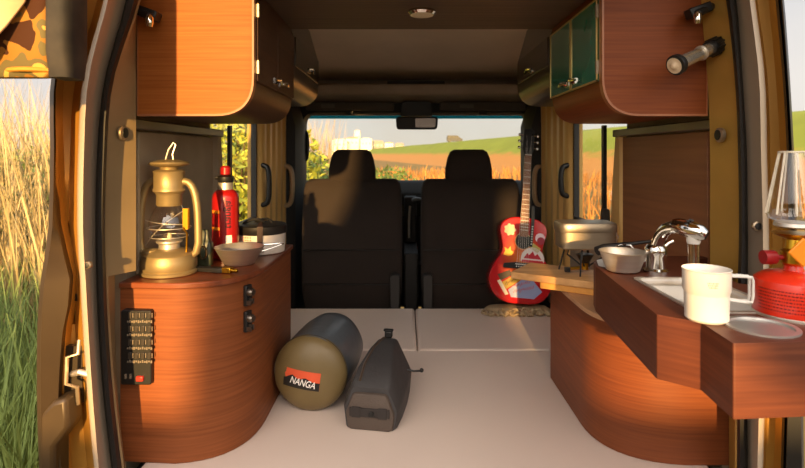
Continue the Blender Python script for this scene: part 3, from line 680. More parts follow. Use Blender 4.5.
mb = MB(); mb.tube([V((.050, -.02, .055)), V((.052, -.022, .10)), V((.046, -.03, .115))], .0025, 6); mb.box((.05, -.022, .135), (.012, .012, .05)); obj('lift_lever', mb, BRASSY, t)
mb = MB(); mb.tube([V((-.010, 0, .272)), V((-.004, .004, .300)), V((.008, .006, .318)), V((.013, .006, .312)), V((.006, .004, .290)), V((.010, 0, .272))], .0018, 6); obj('lift_ring', mb, STEEL, t)
mb = MB(); mb.lathe([(.016, .048), (.018, .050), (.018, .060), (.012, .064)], 18, (-.036, -.022, 0)); obj('filler_cap', mb, BRASS, t)
t = thing('fuel_bottle', 'red metal fuel bottle with black spout on the left cabinet behind the steel bowl', 'bottle', (-.500, 1.505, TOP))
mb = MB(); mb.lathe([(.033, 0), (.036, .003), (.036, .168), (.034, .178), (.026, .188), (.019, .192)], 36); obj('bottle_body', mb, RED, t)
mb = MB(); mb.lathe([(.020, .190), (.020, .210), (.017, .213)], 24); obj('neck_collar', mb, STEEL, t)
mb = MB(); mb.lathe([(.019, .211), (.021, .214), (.021, .226), (.013, .232)], 20); mb.tube([V((0, 0, .222)), V((-.028, -.004, .224))], .005, 8); mb.tube([V((0, 0, .222)), V((.022, .0, .226))], .004, 8); obj('pour_spout', mb, BLACK, t)
mb = MB(); mb.lathe([(.009, .230), (.014, .234), (.014, .252), (.009, .257)], 16); obj('spout_cap', mb, RED, t)
def arcpatch(r, a0, a1, z0, z1, n=8):
    mb = MB(); mb.loft([[V((r * math.cos(math.radians(a0 + (a1 - a0) * i / n)), r * math.sin(math.radians(a0 + (a1 - a0) * i / n)), z)) for i in range(n + 1)] for z in (z0, z1)], False, False); return mb
for z in (.128, .082):
    obj('yellow_stripe', arcpatch(.0363, -150, -95, z, z + .008), mat('yellow print', (210, 130, 30), .5), t)
obj('price_label', arcpatch(.0363, -72, -45, .046, .068, 4), WHITE, t, label='small white printed label')
tm = text_mesh('trangia', .028)
for v in tm.bm.verts:
    u, w = v.co.x, v.co.y; a = math.radians(-58) + (w) / .0364
    v.co = V(((.0364 + v.co.z * .5) * math.cos(a), (.0364 + v.co.z * .5) * math.sin(a), .125 + u))
obj('lettering', tm, mat('dark print', (40, 12, 14), .5), t, smooth=False, label='dark vertical lettering')
sierra('sierra_cup', 'shallow steel cup with wire handle in front of the red bottle', (-.437, 1.425, TOP), .040, .063, .046, .25, .045)
t = thing('cooking_pot', 'pale metal pot with black lid and dark strap behind the red bottle', 'pot', (-.427, 1.605, TOP)); t.scale = (1.03, 1.03, .95)
mb = MB(); mb.lathe([(.060, 0), (.066, .003), (.069, .062)], 40); obj('pot_body', mb, mat('pale pot metal', (224, 214, 202), .45, .2), t)
mb = MB(); mb.lathe([(.0705, .060), (.072, .062), (.072, .084), (.068, .088), (.050, .090), (.01, .091)], 40); obj('lid', mb, BLACK, t)
mb = MB(); mb.tube(bez((-.045, -.02, .090), (-.01, -.03, .118), (.012, -.012, .092), 8), .005, 8); mb.tube(bez((-.02, .01, .09), (.02, .0, .115), (.035, -.01, .090), 8), .004, 8); obj('lid_handle', mb, BLACK, t)
mb = MB()
for i in range(6):
    for k in range(9):
        a = math.radians(-152 + k * 6.5); r = .0676 + i * .0004; mb.box((r * math.cos(a), r * math.sin(a), .014 + i * .008), (.0035, .0012, .0035), Euler((0, 0, a + PI / 2)))
obj('perforation', mb, mat('copper brown holes', (190, 110, 72), .5), t)
mb = MB(); a0, a1 = -84, -72
mb.loft([[V((r * math.cos(math.radians(a)), r * math.sin(math.radians(a)), z)) for a in (a0, (a0 + a1) / 2, a1)] for r, z in ((.070, .012), (.0745, .055), (.0745, .088), (.05, .095), (.02, .096))], False, False); obj('strap', mb, mat('dark leather', (58, 38, 28), .6), t)
mb = MB(); a = math.radians(-78); mb.box((.0735 * math.cos(a), .0735 * math.sin(a), .018), (.022, .004, .014), Euler((0, 0, a + PI / 2))); obj('buckle', mb, ALU, t, bevel=.002)
t = thing('pocket_lighter', 'small dark green lighter with a silver window standing beside the oil lantern', 'lighter', (-.520, 1.405, TOP))
mb = MB(); mb.loft([srect(0, 0, z, w, w * .7, 5, 20) for z, w in ((0, .036), (.004, .038), (.058, .038), (.064, .030), (.074, .022), (.090, .020), (.094, .014))]); obj('lighter_body', mb, mat('dark green plastic', (52, 58, 40), .4), t)
mb = MB(); mb.tube([V((.008 * math.cos(2 * PI * k / 20), -.0142, .036 + .016 * math.sin(2 * PI * k / 20))) for k in range(20)], .0026, 6, True); obj('silver_clip', mb, CHROME, t)
t = thing('folding_knife', 'slim black folding knife with a brass end lying beside the lantern', 'knife', (-.475, 1.325, TOP), (0, 0, -.25))
mb = MB(); mb.loft([[V((x, y, z)) for y, z in ((-w, .001), (w, .001), (w, h), (-w, h))] for x, w, h in ((-.055, .006, .008), (-.04, .010, .012), (.02, .011, .013), (.035, .009, .013))]); obj('knife_handle', mb, BLACK, t, bevel=.002)
mb = MB(); mb.box((.045, 0, .008), (.024, .018, .014)); mb.tube([V((.055, 0, .008)), V((.072, 0, .007))], .005, 10); obj('brass_end', mb, BRASSY, t, bevel=.002, label='brass end cap')
# ---------------------------------------------------------------- bags on the bed
t = thing('sleeping_bag_sack', 'olive and grey sleeping bag sack with orange and black patch, against the left cabinet', 'bag', (-.2615, 1.452, BED + .1028), (0, 0, -.13)); t.scale = (1.06, 1.03, 1.06)
MY = Matrix.Rotation(-PI / 2, 3, 'X')
def lumpy(mb, amp, fq, seed):
    from mathutils import noise
    for v in mb.bm.verts: v.co += v.co.normalized() * amp * noise.noise(v.co * fq + V((seed, 0, 0)))
OLIVE = mat('olive nylon', (112, 94, 58), .5, bump=.25, bscale=40, coat=.1)
DUSK = mat('grey blue nylon', (84, 90, 96), .36, bump=.3, bscale=26, coat=.15)
mb = MB(); mb.lathe([(.0945, .018), (.0965, .035), (.0965, .09), (.0965, .15), (.0955, .20), (.092, .245), (.078, .268), (.05, .280), (.01, .284)], 48, (0, 0, 0), MY); lumpy(mb, .004, 22, 1)
for v in mb.bm.verts: v.co.z = max(v.co.z, -.0965)
obj('sack_body', mb, DUSK, t)
mb = MB(); mb.lathe([(.004, -.016), (.03, -.0145), (.06, -.008), (.082, .003), (.093, .013), (.0965, .022), (.0965, .03)], 48, (0, 0, 0), MY); obj('sack_end', mb, OLIVE, t)
mb = MB(); mb.tube([V((.0955 * math.cos(2 * PI * k / 48), .024, .0955 * math.sin(2 * PI * k / 48))) for k in range(48)], .0022, 6, True); obj('seam_piping', mb, mat('dark olive piping', (52, 46, 32), .6), t)
def on_patch(mb, cx, cz, tilt, y):
    R = Matrix.Rotation(tilt, 3, 'Y')
    for v in mb.bm.verts:
        q = R @ V((v.co.x, 0, v.co.y)); r2 = (cx + q.x) ** 2 + (cz + q.z) ** 2
        v.co = V((cx + q.x, y - v.co.z + 2.6 * r2, cz + q.z))
def flat(polys, z0=0, z1=.0006):
    mb = MB()
    for p in polys: mb.loft([[V((a, b, z0)) for a, b in p], [V((a, b, z1)) for a, b in p]])
    return mb
def gridpoly(w, h, n=8):
    mb = MB(); mb.loft([[V((-w / 2 + w * i / n, -h / 2 + h * k / 3, 0)) for i in range(n + 1)] for k in range(4)], False, False); return mb
mb = gridpoly(.096, .046); on_patch(mb, -.012, -.004, .12, -.0172); obj('label_patch', mb, mat('orange patch', (222, 88, 50), .6), t, smooth=False, label='orange patch')
mb = MB(); n = 16
hh = [.004 + .012 * max(0, 1 - abs(i / n - .24) / .2) + .009 * max(0, 1 - abs(i / n - .60) / .24) for i in range(n + 1)]
mb.loft([[V((-.048 + .096 * i / n, -.023 + (hh[i] + .017) * k / 3, 0)) for i in range(n + 1)] for k in range(4)], False, False); on_patch(mb, -.012, -.004, .12, -.0182)
obj('patch_mountains', mb, mat('black patch', (28, 24, 20), .6), t, smooth=False, label='black mountain shape on the patch')
tm = text_mesh('NANGA', .0215, .25, .0002)
bmesh.ops.scale(tm.bm, vec=(.86, 1.15, 1), verts=tm.bm.verts); on_patch(tm, -.009, -.011, .2, -.0192); obj('lettering', tm, mat('white print', (236, 232, 226), .6), t, smooth=False, label='white slanted lettering')

t = thing('wash_bag', 'dark charcoal zipped wash bag standing beside the olive sleeping bag sack', 'bag', (-.088, 1.372, BED), (0, 0, -.17))
CH = mat('charcoal nylon', (58, 56, 57), .62, bump=.35, bscale=55)
CHB = mat('brown charcoal canvas', (82, 70, 62), .7, bump=.35, bscale=200)
def bagring(y, w, h, tw, dx=0, seg=5):
    pl = rpoly([(-w / 2, 0), (w / 2, 0), (w / 2 + .006, h * .45), (tw / 2 + dx, h), (-tw / 2 + dx, h), (-w / 2 - .006, h * .45)], [.012, .012, .03, .016, .016, .03], seg)
    return [V((x, y, z)) for x, z in pl]
mb = MB(); mb.loft([bagring(0, .124, .106, .09), bagring(.012, .134, .118, .098), bagring(.06, .142, .142, .085), bagring(.14, .142, .160, .062), bagring(.21, .132, .160, .05), bagring(.245, .112, .152, .045), bagring(.26, .09, .135, .04)]); lumpy(mb, .003, 30, 5)
for v in mb.bm.verts: v.co.z = max(v.co.z, .0005)
obj('bag_body', mb, CH, t)
mb = MB(); mb.loft([[V((x * s, y, .052 + (z - .052) * s)) for x, y_, z in [tuple(q) for q in bagring(0, .116, .094, .088)]] for s, y in ((1, -.001), (.96, -.008), (.90, -.010))]); fp = obj('end_panel', mb, CHB, t, label='brown grey end panel')
mb = MB(); mb.box((0, -.0125, .048), (.104, .004, .022)); wb = obj('webbing_band', mb, mat('dark webbing', (44, 38, 36), .7), t, bevel=.001)
mb = MB(); mb.lathe([(.007, 0), (.007, .003), (.003, .004)], 16, (.006, -.0145, .046), Matrix.Rotation(PI / 2, 3, 'X')); obj('snap_button', mb, BLACK, wb)
for px_ in (.034, -.034):
    mb = MB(); mb.box((px_, -.0132, .048), (.022, .005, .026)); obj('webbing_patch', mb, mat('dark webbing', (44, 38, 36)), wb, bevel=.001)
mb = MB(); mb.tube([V((-.030, .01, .118)), V((-.030, .06, .1425)), V((-.022, .14, .160)), V((-.012, .21, .161)), V((-.006, .25, .150))], .0035, 6); obj('zipper', mb, mat('zip teeth', (104, 88, 76), .4, .5), t)
mb = MB(); mb.box((.0, .235, .166), (.022, .022, .020)); mb.box((.0, .232, .178), (.030, .014, .007)); obj('top_loop', mb, BLACK, t, bevel=.004)
mb = MB(); mb.loft([[V((x + dx, y, z)) for x, y, z in ((-.060, .035, 0), (-.044, .035, 0), (-.044, .038, 0), (-.060, .038, 0))] for dx, z in ((-.014, .09), (.0, .118), (.018, .140))]); obj('side_tab', mb, mat('dark webbing', (44, 38, 36)), t)
mb = MB(); mb.tube([V((.066, .17, .09)), V((.085, .172, .086)), V((.104, .168, .090)), V((.113, .166, .094))], .0028, 8); mb.ball((.108, .167, .092), .006); obj('pull_cord', mb, BLACK, t)

# ---------------------------------------------------------------- guitar
t = thing('acoustic_guitar', 'small red acoustic guitar covered with stickers, leaning on the right front seat', 'guitar', (.500, 2.395, BED + .038), (-.19, .098, 0))
half = [(0, 0), (.06, .003), (.11, .028), (.137, .075), (.140, .115), (.122, .165), (.096, .208), (.089, .240), (.097, .280), (.105, .315), (.096, .350), (.062, .372), (.022, .378), (0, .378)]
def cat(pts, k=4):
    o = []
    for i in range(len(pts) - 1):
        p0 = V(pts[max(i - 1, 0)]); p1 = V(pts[i]); p2 = V(pts[i + 1]); p3 = V(pts[min(i + 2, len(pts) - 1)])
        for j in range(k):
            q = j / k; o.append(tuple(.5 * (2 * p1 + (p2 - p0) * q + (2 * p0 - 5 * p1 + 4 * p2 - p3) * q * q + (3 * p1 - p0 - 3 * p2 + p3) * q ** 3)))
    o.append(pts[-1]); return o
hs = cat(half); body = hs + [(-x, z) for x, z in hs[-2:0:-1]]
RW = mat('red sunburst lacquer', (176, 22, 24), .22, coat=.5)
mb = MB(); mb.prism(body, 'y', -.038, .038); sides = obj('guitar_body', mb, RW, t, bevel=.004)
mb = MB(); sc_ = lambda k: [(x * k, .19 + (z - .19) * k) for x, z in body]
mb.loft([[V((x, -.0385, z)) for x, z in sc_(.985)], [V((x, -.0400, z)) for x, z in sc_(.975)]])
m = mat('red sunburst top', (206, 34, 34), .22, coat=.5)     # radial burst: honey centre, red edge
nt = m.node_tree; N = nt.nodes; L = nt.links
tc = N.new('ShaderNodeTexCoord'); mp = N.new('ShaderNodeMapping'); mp.inputs['Location'].default_value = (0, 0, -.185); ln = N.new('ShaderNodeVectorMath'); ln.operation = 'LENGTH'; rp = N.new('ShaderNodeValToRGB')
sc3 = N.new('ShaderNodeVectorMath'); sc3.operation = 'MULTIPLY'; sc3.inputs[1].default_value = (8, 0, 5.4)
L.new(tc.outputs['Object'], mp.inputs[0]); L.new(mp.outputs[0], sc3.inputs[0]); L.new(sc3.outputs[0], ln.inputs[0]); L.new(ln.outputs['Value'], rp.inputs[0]); L.new(rp.outputs[0], N['Principled BSDF'].inputs['Base Color'])
rp.color_ramp.elements[0].position = .12; rp.color_ramp.elements[0].color = sl(214, 110, 40); rp.color_ramp.elements[1].position = .8; rp.color_ramp.elements[1].color = sl(196, 24, 32)
obj('top_plate', mb, m, t)
mb = MB(); mb.lathe([(.034, 0), (.034, .0012)], 28, (0, -.0412, .272), MY); obj('sound_hole', mb, BLACK, t)
mb = MB(); mb.tube([V((.036 * math.cos(2 * PI * k / 28), -.0405, .272 + .036 * math.sin(2 * PI * k / 28))) for k in range(28)], .0016, 6, True); obj('rosette', mb, mat('pale inlay', (200, 160, 100), .4), t)
mb = MB(); mb.prism([(-.016, .36), (.016, .36), (.0135, .66), (-.0135, .66)], 'y', -.046, -.026); obj('neck', mb, mat('mahogany neck', (120, 66, 38), .4), t, bevel=.003)
mb = MB(); mb.prism([(-.018, .292), (.018, .292), (.0145, .662), (-.0145, .662)], 'y', -.0495, -.0455); fb = obj('fretboard', mb, mat('warm rosewood', (128, 78, 44), .45, scale=(60, 3, 6)), t)
z = .662; q = .036
for k in range(15):
    z -= q; q *= .93; w = .0145 + (.662 - z) / .37 * .0035
    if z < .30: break
    mb = MB(); mb.box((0, -.0502, z), (w * 2, .0016, .002)); obj('fret', mb, STEEL, fb)
mb = MB(); mb.prism(rpoly([(-.014, .662), (.014, .662), (.026, .69), (.024, .782), (0, .790), (-.024, .782), (-.026, .69)], .006, 3), 'y', -.044, -.030); hd = obj('headstock', mb, BLACK, t, bevel=.002)
for s in (-1, 1):
    for k in range(3):
        zz = .698 + k * .030
        mb = MB(); mb.tube([V((s * .022, -.037, zz)), V((s * .040, -.037, zz))], .0026, 8); mb.ball((s * .042, -.037, zz), (.006, .004, .008), 10, 6); mb.tube([V((s * .013, -.044, zz)), V((s * .013, -.054, zz))], .003, 8); obj('tuning_peg', mb, CHROME, hd)
mb = MB(); mb.box((0, -.0505, .664), (.029, .004, .004)); obj('nut', mb, WHITE, t)
mb = MB(); mb.prism(rpoly([(-.085, .150), (.085, .150), (.080, .170), (.03, .178), (-.03, .178), (-.080, .170)], .005, 3), 'y', -.046, -.040); br = obj('bridge', mb, BLACK, t, bevel=.001)
mb = MB()
for k in range(6): mb.ball((-.025 + .010 * k, -.047, .160), .0028, 8, 6)
mb.box((0, -.047, .170), (.062, .003, .003)); obj('bridge_pins', mb, WHITE, br)
for k in range(6):
    mb = MB(); u = -.025 + .01 * k; mb.tube([V((u, -.0485, .165)), V((u * .44, -.0525, .664)), V(((-.013 if k < 3 else .013), -.050, .70 + .03 * (k if k < 3 else 5 - k)))], .0004, 5); obj('string', mb, STEEL, t)
def sticker(poly, c, name, y=-.0408):
    mb = MB(); mb.prism(poly, 'y', y, y - .0006); return obj('sticker', mb, mat('sticker ' + name, c, .4), t, smooth=False, label=name)
def circ(cx, cz, r, n=20, a0=0, a1=360, w=0): return [(cx + (r + w * math.cos(7 * math.radians(a0 + (a1 - a0) * i / n))) * math.cos(math.radians(a0 + (a1 - a0) * i / n)), cz + (r + w * math.cos(7 * math.radians(a0 + (a1 - a0) * i / n))) * math.sin(math.radians(a0 + (a1 - a0) * i / n))) for i in range(n)]
sticker(circ(-.062, .318, .025, 42, w=.003), (232, 196, 160), 'cream flower sticker')
sticker([(-.085, .205), (-.062, .20), (-.048, .205), (-.040, .222), (-.052, .226), (-.055, .245), (-.066, .230), (-.082, .240), (-.078, .222)], (244, 180, 40), 'yellow leaf sticker')
sticker(circ(.045, .196, .052, 22, 0, 180) + [(-.007, .186), (.097, .186)][::1], (236, 226, 220), 'white half round sticker with red mountain')
sticker([(.005, .198), (.085, .198), (.066, .222), (.055, .212), (.045, .232), (.03, .214), (.02, .222)], (190, 30, 50), 'red mountain print', -.0416)
sticker([(-.004, .182), (.096, .182), (.092, .192), (0, .192)], (206, 40, 56), 'red band with pale marks', -.0418)
sticker(circ(.075, .292, .022, 20), (236, 206, 214), 'pale pink round sticker'); sticker(circ(.078, .280, .017, 20), (150, 26, 50), 'dark red round sticker', -.0416)
sticker([(.03, .245), (.066, .225), (.08, .245), (.045, .268)], (196, 178, 90), 'olive yellow sticker')
sticker([(.075, .150), (.118, .152), (.116, .178), (.078, .176)], (240, 236, 230), 'white sticker at the right end of the bridge', -.0465)
sticker([(-.105, .118), (-.052, .142), (-.04, .120), (-.09, .092)], (54, 30, 20), 'dark brown sticker')
sticker([(-.085, .085), (-.01, .135), (.006, .110), (-.062, .058)], (190, 150, 40), 'yellow sticker with black strokes')
sticker([(-.105, .09), (-.092, .098), (-.052, .038), (-.066, .032)], (226, 218, 200), 'narrow pale sticker')
sticker([(-.055, .056), (.03, .128), (.095, .06), (.06, .026), (-.04, .026)], (150, 160, 200), 'blue white sticker with red strokes')
mb = MB(); rd = random.Random(5)
for i in range(9):
    u0, w0 = -.03 + (i % 5) * .018, .045 + (i // 5) * .026 + (i % 5) * .006; mb.tube([V((u0 + k * .005, -.0418, w0 + (k % 2) * .013 + rd.uniform(-.003, .003))) for k in range(4)], .0016, 5)
obj('red_strokes', mb, mat('red sticker ink', (206, 44, 30), .4), t)
mb = MB()
for i in range(4):
    u0, w0 = -.068 + i * .017, .076 + i * .0115; mb.tube([V((u0 + k * .0045, -.0418, w0 + (k % 2) * .014)) for k in range(4)], .0016, 5)
obj('black_strokes', mb, BLACK, t)
mb = MB(); mb.loft([[V((x + dx, y, z)) for x, y in ((-.006, -.056), (.008, -.056), (.008, -.054), (-.006, -.054))] for dx, z in ((.030, .250), (.032, .30), (.034, .36), (.032, .43))]); obj('strap', mb, BLACK, t)
mb = MB()
for i in range(8): mb.box((.033 + i * .0002, -.0565, .262 + i * .011), (.006, .0008, .005))
obj('strap_print', mb, WHITE, t, smooth=False)
mb = MB()
rd = random.Random(11)
def rope(y, x0, x1, z, r, ph, n=26):
    return [V((x0 + (x1 - x0) * i / n, y + .012 * math.sin(i * .9 + ph), z + .005 * math.sin(i * 1.3 + ph * 2))) for i in range(n + 1)], r
mb.loft([srect(.500, 2.405, zz, w, l, 3, 40) for zz, w, l in ((BED + .002, .27, .10), (BED + .010, .29, .11), (BED + .020, .26, .09), (BED + .0245, .18, .06))]); 
for y, x0, x1, zz, r, ph in ((2.335, .335, .47, BED + .012, .011, 0), (2.325, .36, .54, BED + .010, .009, 2), (2.332, .50, .645, BED + .012, .011, 4), (2.345, .42, .60, BED + .02, .008, 1)):
    pts, r = rope(y, x0, x1, zz, r, ph); mb.tube(pts, [r * (.7 + .3 * math.sin(i)) for i in range(len(pts))], 8)
solo('canvas_bundle', mb, mat('beige canvas', (168, 146, 114), .9, bump=.4, bscale=80, var=.3, scale=20), 'crumpled beige canvas bundle lying under the guitar', 'cloth', (.5, 2.40, BED))

# ---------------------------------------------------------------- rear opening hardware
def bumper(px, py, d, r, label, m=BLACK, face='y'):
    t = thing('rubber_plug', label, 'plug', P(px, py, d)); M = {'y': MY.transposed(), '+': Matrix.Rotation(PI / 2, 3, 'Y'), '-': Matrix.Rotation(-PI / 2, 3, 'Y')}[face]
    mb = MB(); mb.lathe([(r, -.004), (r, .003), (r * .75, .005)], 20, (0, 0, 0), M); obj('plug_rim', mb, ALU, t)
    mb = MB(); mb.lathe([(r * .7, .003), (r * .7, .0065), (r * .3, .007)], 18, (0, 0, 0), M); obj('plug_core', mb, m, t)
bumper(123, 133, 1.185, .016, 'round black plug in the left inner pillar', face='+'); bumper(720, 135, 1.185, .016, 'round black plug in the right inner pillar', face='-')
bumper(757, 226, 1.085, .010, 'round black bolt cap on the right door jamb above the sink'); bumper(88, 265, 1.068, .0075, 'round dark plug on the left door jamb')
for y in (283, 296.5): bumper(68.5 if y < 290 else 68, y + 3, 1.14, .005, 'small pale bolt on the gold recess at the left edge, %s of the pair' % ('upper' if y < 290 else 'lower'), STEEL)
t = thing('latch_striker', 'metal latch striker with a pin in the dark recess at the left edge', 'latch', P(78, 372, 1.12))
mb = MB(); mb.tube([P(79, 340, 1.10), P(78, 354, 1.09), P(67, 357, 1.085), P(66, 384, 1.085), P(77, 387, 1.09), P(78, 404, 1.10)], .004, 8); obj('striker_bracket', mb, ALU, t, True)
mb = MB(); mb.tube([P(72, 374, 1.10), P(80, 372, 1.08), P(90, 375, 1.085)], .006, 10); obj('striker_pin', mb, STEEL, t, True)
mb = MB(); a, b = P(66, 345, 1.13), P(84, 402, 1.13); mb.box((a + b) / 2, (abs(b.x - a.x), .012, abs(b.z - a.z))); obj('striker_plate', mb, mat('dark plate', (60, 50, 38), .5, .4), t, True)
mb = MB(); pl = [P(x, y, 1.085) for x, y in ((45, 412), (58, 398), (72, 394), (74, 424), (60, 442), (60, 500), (45, 500))]
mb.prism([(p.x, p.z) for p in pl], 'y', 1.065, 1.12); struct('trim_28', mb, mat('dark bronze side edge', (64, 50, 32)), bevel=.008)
mb = MB(); a, b = P(67, 294, 1.13), P(83, 301, 1.13); mb.prism(rpoly([(a.x, b.z), (b.x, b.z), (b.x, a.z), (a.x, a.z)], .006), 'y', 1.13, 1.145); struct('trim_29', mb, BLACK)
# open tailgate overhead and the pouch hanging from it
mb = MB(); mb.loft([[V((x, y, z)) for x, y, z in ((-.66, 1.02, .64), (.75, 1.02, .64), (.75, 1.02, .70), (-.66, 1.02, .70))], [V((x, y, z)) for x, y, z in ((-.64, .15, .80), (.73, .15, .80), (.73, .15, .86), (-.64, .15, .86))]]); struct('door_1', mb, GOLD)
m = mat('camouflage cloth', (178, 132, 60), .9, spec=.1)
nt = m.node_tree; N = nt.nodes; L = nt.links; tc = N.new('ShaderNodeTexCoord'); no = N.new('ShaderNodeTexNoise'); no.inputs['Scale'].default_value = 26; no.inputs['Detail'].default_value = 1.5; rp = N.new('ShaderNodeValToRGB'); rp.color_ramp.interpolation = 'CONSTANT'
L.new(tc.outputs['Object'], no.inputs[0]); L.new(no.outputs['Fac'], rp.inputs[0]); L.new(rp.outputs[0], N['Principled BSDF'].inputs['Base Color'])
rp.color_ramp.elements[0].color = sl(70, 44, 30); rp.color_ramp.elements[0].position = 0; rp.color_ramp.elements[1].color = sl(158, 112, 52); rp.color_ramp.elements[1].position = .46
e_ = rp.color_ramp.elements.new(.56); e_.color = sl(110, 100, 66); e_ = rp.color_ramp.elements.new(.66); e_.color = sl(214, 164, 84)
t = thing('camouflage_pouch', 'camouflage cloth pouch with a dark side hanging at the upper left', 'pouch', (-.585, .80, .113)); t.scale = (1.10, 1.0, 1.10); t.location = (-.645, .88, .124)
mb = MB(); mb.loft([srect(-.60 + k * .004, .80, z, w, dd, 6) for k, z, w, dd in ((0, .113, .15, .02), (0, .120, .165, .035), (0, .16, .17, .06), (0, .26, .17, .06), (1, .36, .15, .03))]); lumpy(mb, .003, 25, 3); obj('pouch_body', mb, m, t, True)
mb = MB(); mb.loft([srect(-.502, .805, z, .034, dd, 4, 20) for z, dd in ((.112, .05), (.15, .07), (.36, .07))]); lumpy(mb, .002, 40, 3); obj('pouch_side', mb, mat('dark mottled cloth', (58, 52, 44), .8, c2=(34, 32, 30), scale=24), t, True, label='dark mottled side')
mb = MB(); mb.tube([V((-.682 + .166 * i / 10, .785 - .008 * math.sin(i), .123)) for i in range(11)], .0035, 6); obj('hem', mb, mat('mustard hem', (196, 132, 40), .8), t, True)
mb = MB(); mb.tube([V((-.60, .80, .35)), V((-.60, .80, .62))], .008, 8); obj('hanging_strap', mb, BLACK, t, True)
mb = MB(); mb.loft([[V((x, .750 - .012 * math.sin(j * 1.1 + i) , z)) for j, (x, z) in enumerate(((a0, z0), (a0 + (b0 - a0) * .33, z0 - .004), (a0 + (b0 - a0) * .66, z0 - .010), (b0, z0 + .0)))] for i, (a0, b0, z0) in enumerate(((-.70, -.520, .36), (-.70, -.525, .25), (-.69, -.538, .215), (-.67, -.558, .18), (-.63, -.574, .156), (-.61, -.584, .145)))], False, False)
o = obj('draped_flap', mb, mat('cream cloth', (206, 176, 138), .95, spec=.1), t, True, label='cream cloth flap'); sm = o.modifiers.new('thick', 'SOLIDIFY'); sm.thickness = .004

# ---------------------------------------------------------------- outside
G0 = -H
nz0 = lambda x: math.sin(x * .7) + .5 * math.sin(x * 1.9)
def gmat():
    m = mat('dry grass ground', (150, 112, 56), .95, c2=(96, 88, 40), scale=(.5, .5, .5), detail=8); return m
mb = MB(); n = 40
mb.loft([[V((-400 + 800 * i / n, -60 + 560 * k / n, G0)) for i in range(n + 1)] for k in range(n + 1)], False, False); struct('ground', mb, gmat(), smooth=False)
mb = MB(); mb.loft([[V((x0, y, G0 + .012)), V((x0 + 3.4, y, G0 + .012))] for x0, y in ((1.2, -8), (2.6, 4), (4.6, 12), (6.2, 16), (9, 24))], False, False); struct('trim_30', mb, mat('grey gravel track', (150, 138, 124), .95, scale=6, var=.2))
# unseen bank added behind the camera to block the lowest sun
mb = MB(); bl = []
for k in range(30):
    x = -60 + 120 * k / 29; hb = BANK + .01 * nz0(x)
    bl.append([V((x, -7.5, G0)), V((x, -5.2, G0 + (hb - G0) * .75)), V((x, -4.4, hb)), V((x, -4.0, hb)), V((x, -2.6, G0 - .02))])
mb.loft(bl, False, False); struct('blocking_bank', mb, gmat())
# unseen tree-like blocker added there, outline shaped to shade seats and right overhead cabinet
mb = MB()
mb.loft([srect((l + r) / 2, -4.2, z, r - l, (r - l) * .8, 2.6, 28) for z, l, r in ((G0, -.95, .25), (-.9, -.82, .14), (.1, -.78, .12), (.32, -.77, .12), (.5, -.75, .11), (.7, -.64, .11), (.80, -.61, .13), (1.25, -.59, .30), (1.7, -.5, .5))])
mb.loft([srect((l + r) / 2, -4.2, z, r - l, .75, 5, 28) for z, l, r in ((.39, .26, .95), (.42, .20, 1.02), (.60, .188, 1.08), (.78, .185, 1.1), (.86, .0, 1.12), (1.2, -.1, 1.1), (1.65, -.2, .9))])
struct('shade_blocker', mb, mat('shade blocker brown', (84, 66, 48), .95, bump=.5, bscale=30), bevel=.03)
# levee running away to the left horizon
dirn = V((-.165, 1, 0))
def levm():
    m = mat('levee grass', (122, 132, 36), .95, scale=(.3, .3, .3), detail=6)
    nt = m.node_tree; N = nt.nodes; L = nt.links; b = N['Principled BSDF']; old = b.inputs['Base Color'].links[0].from_socket
    tc = N.new('ShaderNodeTexCoord'); sx = N.new('ShaderNodeSeparateXYZ'); L.new(tc.outputs['Object'], sx.inputs[0])
    no = N.new('ShaderNodeTexNoise'); no.inputs['Scale'].default_value = .8; no.inputs['Detail'].default_value = 6; L.new(tc.outputs['Object'], no.inputs[0])
    a = N.new('ShaderNodeMath'); a.operation = 'MULTIPLY_ADD'; a.inputs[1].default_value = 1.6; L.new(no.outputs[0], a.inputs[0]); L.new(sx.outputs['Z'], a.inputs[2])
    mr = N.new('ShaderNodeMapRange'); mr.inputs[1].default_value = .55; mr.inputs[2].default_value = 1.15; L.new(a.outputs[0], mr.inputs[0])
    mx = N.new('ShaderNodeMix'); mx.data_type = 'RGBA'; mx.inputs[6].default_value = sl(176, 122, 58); L.new(mr.outputs[0], mx.inputs[0]); L.new(old, mx.inputs[7]); L.new(mx.outputs[2], b.inputs['Base Color']); return m
mb = MB(); rings = []
for k in range(60):
    d = -10 + 400 * (k / 59) ** 2
    from mathutils import noise as nz
    rings.append([V((x0 - .165 * d + .5 * nz.noise(V((d * .08, x0, 0))), d, z + (.12 * nz.noise(V((d * .15, x0, 3))) if z > G0 else -.05))) for x0, z in ((16, G0), (18, G0 + .15), (21, -.4), (24, 1.0), (26.5, 2.2), (28, 2.5), (32, 2.5), (42, G0))])
mb.loft(rings, False, False); struct('trim_31', mb, levm())
